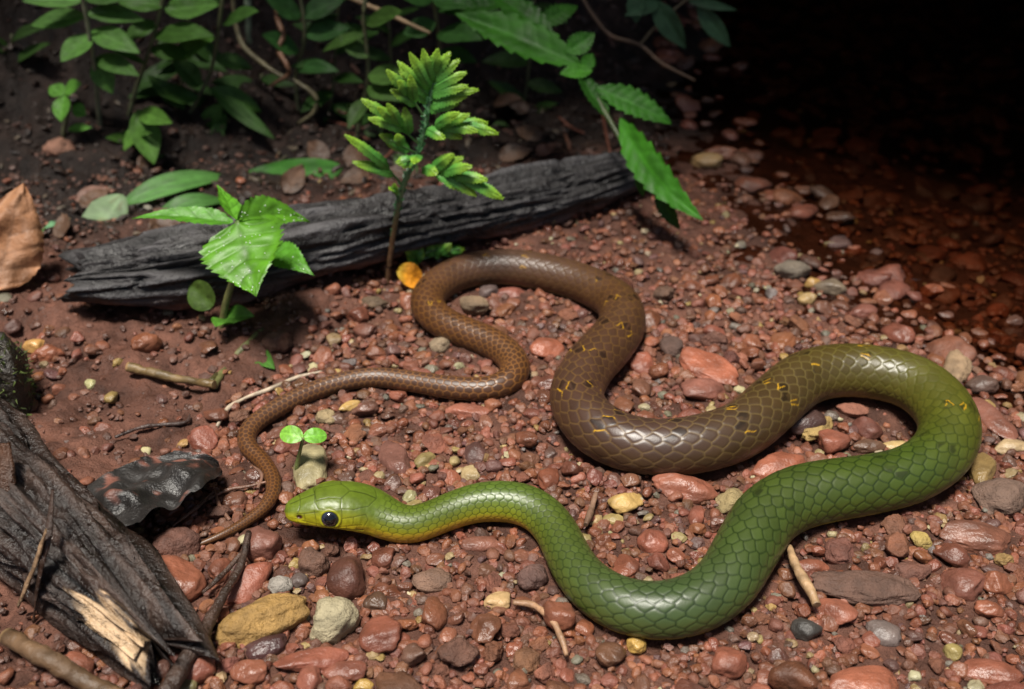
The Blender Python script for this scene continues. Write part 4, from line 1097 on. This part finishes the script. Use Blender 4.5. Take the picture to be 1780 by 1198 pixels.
fan(cm, [(702, 325), (655, 270)], [(598, 234, .75), (612, 282, .5), (640, 262, .9)], y0, y0 - .004, 17, 5)
fan(cm, [(735, 270), (700, 283)], [(689, 284, .8), (700, 292, .5), (718, 286, .3)], y0, y0 - .008, 17, 6)
fan(cm, [(738, 225), (820, 212)], [(800, 196, .3), (818, 200, .45), (848, 214, .7), (866, 233, .9), (832, 229, .5), (803, 241, .25), (774, 242, .05)], y0, y0 - .004, 18, 7)
fan(cm, [(733, 292), (835, 318)], [(790, 268, .25), (807, 274, .35), (822, 290, .5), (848, 314, .75), (874, 346, .95), (828, 341, .55), (802, 331, .35), (761, 304, .05)], y0, y0 - .007, 19, 8)
fan(cm, [(693, 345), (680, 325)], [(676, 330, .9), (686, 318, .5)], y0, y0 - .003, 12, 9)
# low clubmoss sprig
b1 = ground_hit(722, 468); y1 = b1[1]
c2 = thing('clubmoss_sprig', b1, 'low bright green clubmoss sprig between the brown loop and the log', 'plant')
stem_part(c2, [b1 - [0, 0, .001], AT(728, 455, y1), AT(745, 438, y1), AT(790, 432, y1 + .004)], [.0004, .0004, .0003, .0002], (.08, .16, .05))
fan(c2, [(725, 460), (722, 438)], [(703, 430, .8), (712, 424, 1), (706, 446, .5), (708, 460, .2), (734, 428, .8), (738, 440, .5)], y1, y1 - .002, 14, 11)
fan(c2, [(735, 450), (800, 432)], [(752, 424, .2), (770, 420, .4), (786, 424, .6), (806, 433, 1), (790, 440, .7), (765, 442, .4)], y1, y1 + .004, 14, 12)
ob = ground_hit(712, 494)
V, F, u, v = blade(ob + [.004, 0, .001], AT(690, 470, ob[1] - .003), .0075, out='oval', fold=.25, seed=4, normal=(.2, -.6, .7))
obj('fallen_leaf', V, F, M['dry'], leafcol(u, v, (.62, .24, .012), seed=3, tipc=(.55, .36, .03)), base=ob, label='small orange-yellow fallen leaf at the foot of the clubmoss', cat='leaf')
# two-leaf sprout
b2 = ground_hit(514, 832); y2 = b2[1]
s2 = thing('sprout', b2, 'tiny sprout with two oval green seed leaves by the khaki slab', 'plant')
stem_part(s2, [b2 - [0, 0, .001], AT(517, 805, y2), AT(522, 782, y2), AT(527, 761, y2)], [.0005, .0005, .0004, .0004], (.13, .16, .05))
leaf_part(s2, AT(527, 761, y2), AT(487, 752, y2 + .002), .0042, (.20, .46, .05), out='oval', seed=2, normal=(0, -.55, .8), fold=.1)
leaf_part(s2, AT(527, 761, y2), AT(568, 757, y2 + .002), .0040, (.16, .42, .04), out='oval', seed=3, normal=(0, -.45, .9), fold=.1)

# fern hanging in from the right of the bank
FG = (.040, .15, .012)
fb = AT(905, -60, .40)
fb = np.array([fb[0], fb[1], float(ground_z(fb[0], fb[1], False))])
fe = thing('fern', fb, 'dark green fern frond with scalloped leaflets arching over the log end', 'fern')
rach = [fb, AT(820, -60, .405), AT(900, 15, .385), AT(962, 75, .365), AT(1012, 130, .35), AT(1060, 210, .333), AT(1102, 280, .32), AT(1160, 345, .308), AT(1218, 382, .296)]
stem_part(fe, rach[1:], [.0013, .0012, .0011, .0010, .0009, .0008, .0006, .0003], (.05, .07, .025), name='rachis', n=60)
pin = [((1078, 205, .330), (1222, 383, .292), 62, dict(normal=(-.55, -.55, .6), side=.05, arch=.06, fold=.12), (.050, .19, .014)),
       ((1036, 152, .343), (1168, 216, .335), 56, dict(normal=(-.1, -.6, .75), arch=.08), (.040, .15, .014)),
       ((1090, 250, .325), (1210, 378, .300), 40, dict(normal=(-.5, -.2, -.5), arch=.03), (.03, .10, .012)),
       ((1008, 112, .352), (790, 22, .372), 82, dict(normal=(0, -.6, .75), arch=.05), (.042, .15, .014)),
       ((962, 66, .365), (842, -20, .385), 60, dict(normal=(.2, -.6, .75), arch=.05), (.035, .13, .012)),
       ((985, 92, .355), (1034, 58, .360), 44, dict(normal=(0, -.7, .6), arch=.05), (.045, .16, .016)),
       ((1030, 122, .347), (972, 128, .345), 34, dict(normal=(0, -.6, .8), arch=.05), (.06, .20, .018)),
       ((1016, 120, .35), (1030, 92, .352), 30, dict(normal=(0, -.7, .6), arch=.05), (.045, .16, .016)),
       ((1112, 290, .318), (1118, 342, .316), 26, dict(normal=(-.5, -.7, .3), arch=.05), (.035, .12, .012)),
       ((1140, 325, .312), (1182, 400, .306), 36, dict(normal=(-.5, -.7, .2), arch=.08), (.022, .075, .010)),
       ((930, 45, .375), (1005, 10, .385), 40, dict(normal=(0, -.7, .6), arch=.06), (.035, .12, .012)),
       ((1056, 205, .334), (1000, 118, .348), 46, dict(normal=(.5, -.6, .5), arch=.04), (.024, .085, .010)),
       ((880, 5, .39), (760, 20, .395), 50, dict(normal=(0, -.6, .7), arch=.06), (.035, .13, .012))]
for k, (a, b, w, d_, c) in enumerate(pin):
    A, B = AT(*a), AT(*b)
    leaf_part(fe, A, B, w * DEP(A) / FPX, tuple(np.array(c) * (.72, .85, .7)), name='leaflet', mat='herb', seed=60 + k, out='lance', serr=.22, nserr=9, nvein=9, vein=.03, nu=72, nv=15, **{'fold': .24, **d_})

# undergrowth behind the log
HG = (.046, .115, .018)  # herb greens lowered: the dim light back here is in the colour
def px_leaf(parent, a, b, w, c, Ya, Yb_, seed, out='lance', mat='herb', **kw):
    A, B = AT(*a, Ya), AT(*b, Yb_)
    leaf_part(parent, A, B, w * DEP(A) / FPX, c, mat=mat, seed=seed, out=out, **kw)
def ground_under(px, Y):
    x = AT(px, 200, Y)[0]; return np.array([x, Y, float(ground_z(x, Y, False))])
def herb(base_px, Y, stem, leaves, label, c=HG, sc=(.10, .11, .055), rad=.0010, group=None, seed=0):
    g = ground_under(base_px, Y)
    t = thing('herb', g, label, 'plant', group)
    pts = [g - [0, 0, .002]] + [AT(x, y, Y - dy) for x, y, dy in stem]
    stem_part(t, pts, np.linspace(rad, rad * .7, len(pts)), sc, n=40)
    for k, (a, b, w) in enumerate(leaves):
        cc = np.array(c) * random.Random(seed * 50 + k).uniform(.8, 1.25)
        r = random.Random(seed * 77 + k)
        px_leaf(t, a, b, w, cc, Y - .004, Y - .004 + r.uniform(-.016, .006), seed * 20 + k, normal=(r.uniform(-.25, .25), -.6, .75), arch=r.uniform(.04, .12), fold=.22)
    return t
herb(184, .375, [(182, 258, 0), (172, 200, .003), (163, 110, .006), (150, 30, .008), (138, -30, .01)],
     [((150, 28), (53, 44), 40), ((150, 24), (252, 36), 38), ((158, 60), (106, 108), 46), ((158, 54), (243, 92), 44), ((165, 104), (196, 163), 40), ((166, 100), (242, 132), 36), ((146, 0), (38, 2), 34), ((146, -2), (235, -8), 34)],
     'tall herb with paired oval leaves on a grey stem behind the log', c=(.055, .135, .024), sc=(.16, .17, .11), seed=1)
herb(205, .385, [(208, 250, 0), (238, 150, .002), (262, 80, .004), (285, -10, .004)],
     [((268, 62), (372, 62), 44), ((275, 40), (215, 70), 34), ((262, 85), (330, 100), 34), ((285, 15), (382, 8), 52), ((285, 10), (205, 5), 40), ((300, 100), (374, 66), 46), ((252, 110), (182, 82), 30)],
     'slanting brown-stemmed herb with broad leaves beside the paired-leaf herb', seed=2)
herb(330, .39, [(328, 280, 0), (320, 225, 0), (345, 170, .002), (370, 110, .004), (388, -10, .006)],
     [((365, 155), (455, 195), 38), ((370, 160), (478, 242), 28), ((386, 180), (344, 254), 40), ((392, 196), (362, 284), 24), ((345, 170), (270, 160), 36), ((322, 190), (255, 130), 30), ((350, 150), (300, 105), 40), ((372, 100), (440, 120), 30), ((388, 40), (450, 20), 40), ((330, 235), (395, 290), 26), ((318, 215), (265, 225), 28)],
     'bushy herb with drooping narrow leaves behind the middle of the log', c=(.036, .09, .016), seed=3)
herb(250, .37, [(250, 285, 0), (248, 240, .002), (240, 195, .004)],
     [((240, 190), (268, 286), 50), ((240, 195), (300, 215), 34), ((244, 215), (215, 262), 26)],
     'ragged green leaf clump with a browning lower edge behind the log', c=(.085, .20, .030), seed=4)
herb(108, .37, [(110, 235, 0), (118, 190, 0), (112, 158, .002)],
     [((112, 165), (86, 150), 30), ((112, 160), (142, 145), 30), ((112, 165), (106, 212), 36), ((125, 185), (150, 200), 26), ((118, 225), (160, 222), 16)],
     'small light green herb with broken leaves at the mould heap', c=(.085, .23, .030), seed=5)
herb(620, .375, [(622, 230, 0), (632, 180, 0), (640, 120, .002), (632, 30, .004), (640, -20, .004)],
     [((625, 215), (605, 180), 26), ((640, 150), (700, 175), 44), ((640, 130), (712, 140), 44), ((640, 170), (605, 225), 30), ((640, 100), (590, 60), 34), ((636, 40), (700, 20), 40), ((636, 60), (560, 90), 24)],
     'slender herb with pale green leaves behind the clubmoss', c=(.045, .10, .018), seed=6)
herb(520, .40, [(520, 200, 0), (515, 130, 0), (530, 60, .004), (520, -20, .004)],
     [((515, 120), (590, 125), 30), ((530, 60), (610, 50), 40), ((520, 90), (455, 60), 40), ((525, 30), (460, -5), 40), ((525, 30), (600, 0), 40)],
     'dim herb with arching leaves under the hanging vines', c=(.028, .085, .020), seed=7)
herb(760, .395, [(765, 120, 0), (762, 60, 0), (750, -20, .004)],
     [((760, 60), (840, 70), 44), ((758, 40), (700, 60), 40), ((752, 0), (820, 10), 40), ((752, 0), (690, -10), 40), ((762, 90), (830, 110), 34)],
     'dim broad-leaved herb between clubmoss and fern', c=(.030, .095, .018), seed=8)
def bushy(px, Y, top, n, ll, c, label, seed, lean=0):  # greens passed in are darkened to read as shaded undergrowth
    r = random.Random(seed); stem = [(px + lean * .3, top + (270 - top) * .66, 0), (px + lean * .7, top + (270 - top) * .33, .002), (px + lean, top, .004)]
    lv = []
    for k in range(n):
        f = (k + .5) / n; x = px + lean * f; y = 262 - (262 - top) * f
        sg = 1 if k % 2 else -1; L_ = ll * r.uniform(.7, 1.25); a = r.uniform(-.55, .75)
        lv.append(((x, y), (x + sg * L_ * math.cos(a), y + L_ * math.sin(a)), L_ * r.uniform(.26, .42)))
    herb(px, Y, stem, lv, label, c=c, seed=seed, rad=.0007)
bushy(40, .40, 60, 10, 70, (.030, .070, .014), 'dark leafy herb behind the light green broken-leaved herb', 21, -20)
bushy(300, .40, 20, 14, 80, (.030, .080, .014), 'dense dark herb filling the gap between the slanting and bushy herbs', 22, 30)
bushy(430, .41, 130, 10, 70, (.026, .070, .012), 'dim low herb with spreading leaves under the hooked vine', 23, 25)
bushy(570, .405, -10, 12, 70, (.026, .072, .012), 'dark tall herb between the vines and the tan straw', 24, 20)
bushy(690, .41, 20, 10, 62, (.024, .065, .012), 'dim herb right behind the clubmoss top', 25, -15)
bushy(905, .43, -10, 8, 66, (.020, .052, .010), 'herb coloured nearly black for the shade behind the fern', 26, 25)
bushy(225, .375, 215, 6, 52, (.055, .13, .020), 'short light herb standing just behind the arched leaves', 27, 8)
# broad leaves lying over the log
for k, (a, b, w, c, Ya, Yb_, kw_, lab) in enumerate([
    ((385, 335), (596, 292), 62, (.028, .125, .010), .345, .350, dict(normal=(.05, -.62, .75), arch=.05, fold=.12, out='oval'), 'broad glossy dark green leaf lying behind the log'),
    ((208, 358), (402, 308), 46, (.070, .19, .040), .325, .345, dict(normal=(.1, -.45, .85), arch=.13, fold=.1, out='lance'), 'arched light green leaf curving over the left part of the log'),
    ((266, 382), (398, 352), 36, (.060, .165, .034), .318, .330, dict(normal=(.1, -.45, .85), arch=.2, fold=.1, out='lance'), 'smaller arched green leaf under the larger arched one'),
    ((150, 436), (214, 338), 76, (.17, .25, .13), .312, .325, dict(normal=(-.2, -.85, .5), arch=.06, fold=.1, out='strap'), 'pale grey-green blunt leaf standing behind the left log end'),
    ((88, 385), (102, 448), 30, (.10, .22, .11), .315, .30, dict(normal=(0, -.8, .6), arch=.06, out='ovate'), 'small pale green leaf beside the blunt grey-green leaf')]):
    A, B = AT(*a, Ya), AT(*b, Yb_)
    V, F, u, v = blade(A, B, w * DEP(A) / FPX, seed=90 + k, **kw_)
    obj('leaf', V, F, M['herb'], leafcol(u, v, c, nvein=9, seed=90 + k, spot=.3 if k == 3 else 0), base=A, label=lab, cat='leaf')
# vines, straws and twigs hanging over the bank
stick('vine', [AT(478, -30, .40), AT(482, 30, .40), AT(492, 60, .395), AT(484, 85, .39), AT(498, 112, .385), AT(502, 128, .385), AT(486, 140, .385), AT(466, 151, .385)], [.0009, .0009, .0010, .0010, .0009, .0008, .0008, .0004], (.20, .10, .055), 'twisted brown dry vine hanging in front of the bank', 'vine', seed=51)
stick('vine', [AT(405, -30, .405), AT(408, 30, .405), AT(422, 78, .40), AT(450, 105, .395), AT(485, 130, .39), AT(520, 145, .388), AT(548, 168, .386), AT(546, 195, .386), AT(518, 215, .386)], [.0008, .0009, .0010, .0009, .0008, .0008, .0009, .0009, .0004], (.15, .13, .07), 'curling mossy vine hooked at its end below the dry vine', 'vine', seed=52)
stick('pale_shoot', [AT(430, -30, .41), AT(431, 20, .41), AT(432, 75, .41)], [.0013, .0013, .0011], (.17, .22, .15), 'pale green upright stem end beside the vines', 'stem', seed=53)
stick('straw', [AT(590, -12, .39), AT(660, 18, .385), AT(748, 58, .38)], [.0009, .0009, .0006], (.32, .22, .12), 'straight tan straw slanting behind the clubmoss', 'straw', seed=54)
tw = thing('hanging_twig', AT(1015, 10, .42), 'forked brown twig reaching over the stream above the fern', 'twig')
stem_part(tw, [AT(1000, -25, .43), AT(1030, 25, .42), AT(1062, 62, .415), AT(1112, 78, .41), AT(1150, 110, .405), AT(1208, 140, .40)], [.0008, .0008, .0008, .0008, .0007, .0005], (.12, .075, .045), name='branch')
stem_part(tw, [AT(1112, 78, .41), AT(1145, 40, .41), AT(1192, 0, .41), AT(1215, -20, .41)], [.0006, .0006, .0005, .0005], (.12, .10, .055), name='branch')
for k, (a, b, w) in enumerate([((1108, -15), (1106, 40), 34), ((1135, 0), (1192, 84), 40), ((1212, 10), (1270, 82), 32), ((1195, 2), (1282, 18), 16), ((1150, 5), (1085, 28), 24)]):
    px_leaf(tw, a, b, w, (.035, .085, .040), .41, .405, 130 + k, normal=(-.3, -.8, .4), fold=.2)
# dead twigs and roots on the dark bank
rr = random.Random(4)
for k in range(26):
    px, py = rr.uniform(380, 1060), rr.uniform(60, 300)
    Yk = rr.uniform(.37, .45); a = rr.uniform(-.9, .9) + (1.2 if rr.random() < .4 else 0); l = rr.uniform(40, 130)
    pts = []
    for f in (-.5, 0, .5):
        x, y = px + math.cos(a) * l * f, py + math.sin(a) * l * f + rr.uniform(-6, 6)
        g = ground_hit(x, y, .0015)
        pts.append(g)
    stick('dead_twig', pts, [.0004, .0007, .0004], (rr.uniform(.06, .16), .055, .035), 'thin dead twig caught on the dark bank', 'twig', group='dead twigs on the bank', n=16, seg=6, seed=60 + k)
# leaf litter scraps on the mould
for k in range(60):
    px, py = rr.uniform(-10, 1050), rr.uniform(120, 420)
    g = ground_hit(px, py, .0012)
    if g[1] < log_y(g[0]) + .015: continue
    a = rr.uniform(0, 6.28); l = rr.uniform(.006, .014)
    V, F, u, v = blade(g, g + np.array([math.cos(a) * l, math.sin(a) * l, rr.uniform(-.001, .005)]), l * rr.uniform(.45, .7), normal=(rr.uniform(-.4, .4), -.5, .8), fold=rr.uniform(-.3, .4), nu=14, nv=7, seed=200 + k, out='ovate', wob=.12)
    br = rr.random()
    c = (.085, .045, .026) if br < .6 else (.16, .075, .05) if br < .85 else (.05, .10, .025)
    obj('litter_leaf', V, F, M['dry'], leafcol(u, v, c, seed=k), base=g, label='%s %s leaf scrap in the mould by the %s' % ('larger' if l > .010 else 'small', 'dull brown' if br < .6 else 'reddish-brown' if br < .85 else 'dark green', 'dull pink stone' if px < 180 else 'paired-leaf herb' if px < 280 else 'arched green leaves' if px < 400 else 'broad glossy leaf' if px < 560 else 'slender herb behind the clubmoss' if px < 700 else 'bank behind the clubmoss' if px < 880 else 'shade behind the fern'), cat='leaf', group='leaf litter behind the log')

# dry curled leaf at the left edge
b = G(-30, 500, .004)
V, F, u, v = blade(AT(-8, 505, .262), AT(40, 318, .285), .0200, normal=(.35, -.8, .45), out='ovate', curl=-.55, fold=.25, arch=.10, vein=.03, nvein=6, nu=70, nv=25, wob=.10, seed=14, serr=.05)
lc = leafcol(u, v, (.30, .14, .065), mid=.7, seed=14, veinc=.75)
pk = sstep(.1, .7, vnoise(np.stack([u * 5, v * 3, 0 * u], -1), 55))[:, None]
lc = lc * (1 - .5 * pk) + np.array([.38, .20, .11]) * .5 * pk
dl_ = obj('dry_leaf', V, F, M['dry'], lc, base=V.mean(0), label='curled brown dry leaf leaning at the end of the charred log', cat='leaf')
# black wet leaf
A, B = ground_hit(158, 938, .004), ground_hit(380, 802, .006)
V, F, u, v = blade(A, B, .0225, normal=(.0, -.10, 1), out='strap', fold=-.55, curl=.25, arch=.05, nu=70, nv=25, wob=.12, seed=23, serr=.06, nserr=5)
k_ = sstep(.2, 1, v)[:, None]
V = V + np.array([0, 0, .0032]) * (k_ if True else 0) * OUT['strap'](u)[:, None]
lc = leafcol(u, v, (.020, .018, .017), mid=1.6, seed=23)
rm = sstep(.75, .95, fbm(np.stack([u * 9, v * 3.5, 0 * u], -1), 3, 71) + .25 * u - .25 * v)[:, None]
lc = lc * (1 - rm) + np.array([.15, .062, .045]) * rm
obj('black_leaf', V, F, M['blackleaf'], lc, base=A, label='black wet dead leaf curled up beside the snake tail tip', cat='leaf')
# mossy stump at the left edge
mb = G(-20, 690, 0)
pv, pf = stone(901, 4, 10, 9, .12)
sv_ = pv * np.array([.0105, .010, .0155]) + G(-18, 668, .009)
ms = thing('mossy_stump', mb, 'small dark stump tufted with moss above the rotten log', 'stump')
obj('wood', sv_, pf, M['rotten'], np.repeat([(.03, .024, .018)], len(sv_), 0), ms)
rg = np.random.RandomState(77); mv, mf, mc, o = [], [], [], 0
sn = nrm(sv_ - sv_.mean(0))
for i in rg.choice(len(sv_), 1500, replace=True):
    if fbm(sv_[i][None] * 150, 2, 5)[0] < -.15: continue
    p = sv_[i] + rg.normal(size=3) * .0004; dr = nrm(sn[i] + rg.normal(size=3) * .6); w_ = nrm(np.cross(dr, rg.normal(size=3))); l = rg.uniform(.0008, .0022)
    mv += [p - w_ * l * .16, p + w_ * l * .16, p + dr * l]; mf.append([o, o + 1, o + 2]); o += 3
    mc += [np.array([.07, .10, .02]) * rg.uniform(.4, 1.7)] * 3
obj('moss', np.array(mv), np.array(mf), M['moss'], np.array(mc), ms, smooth=False, kind='stuff')
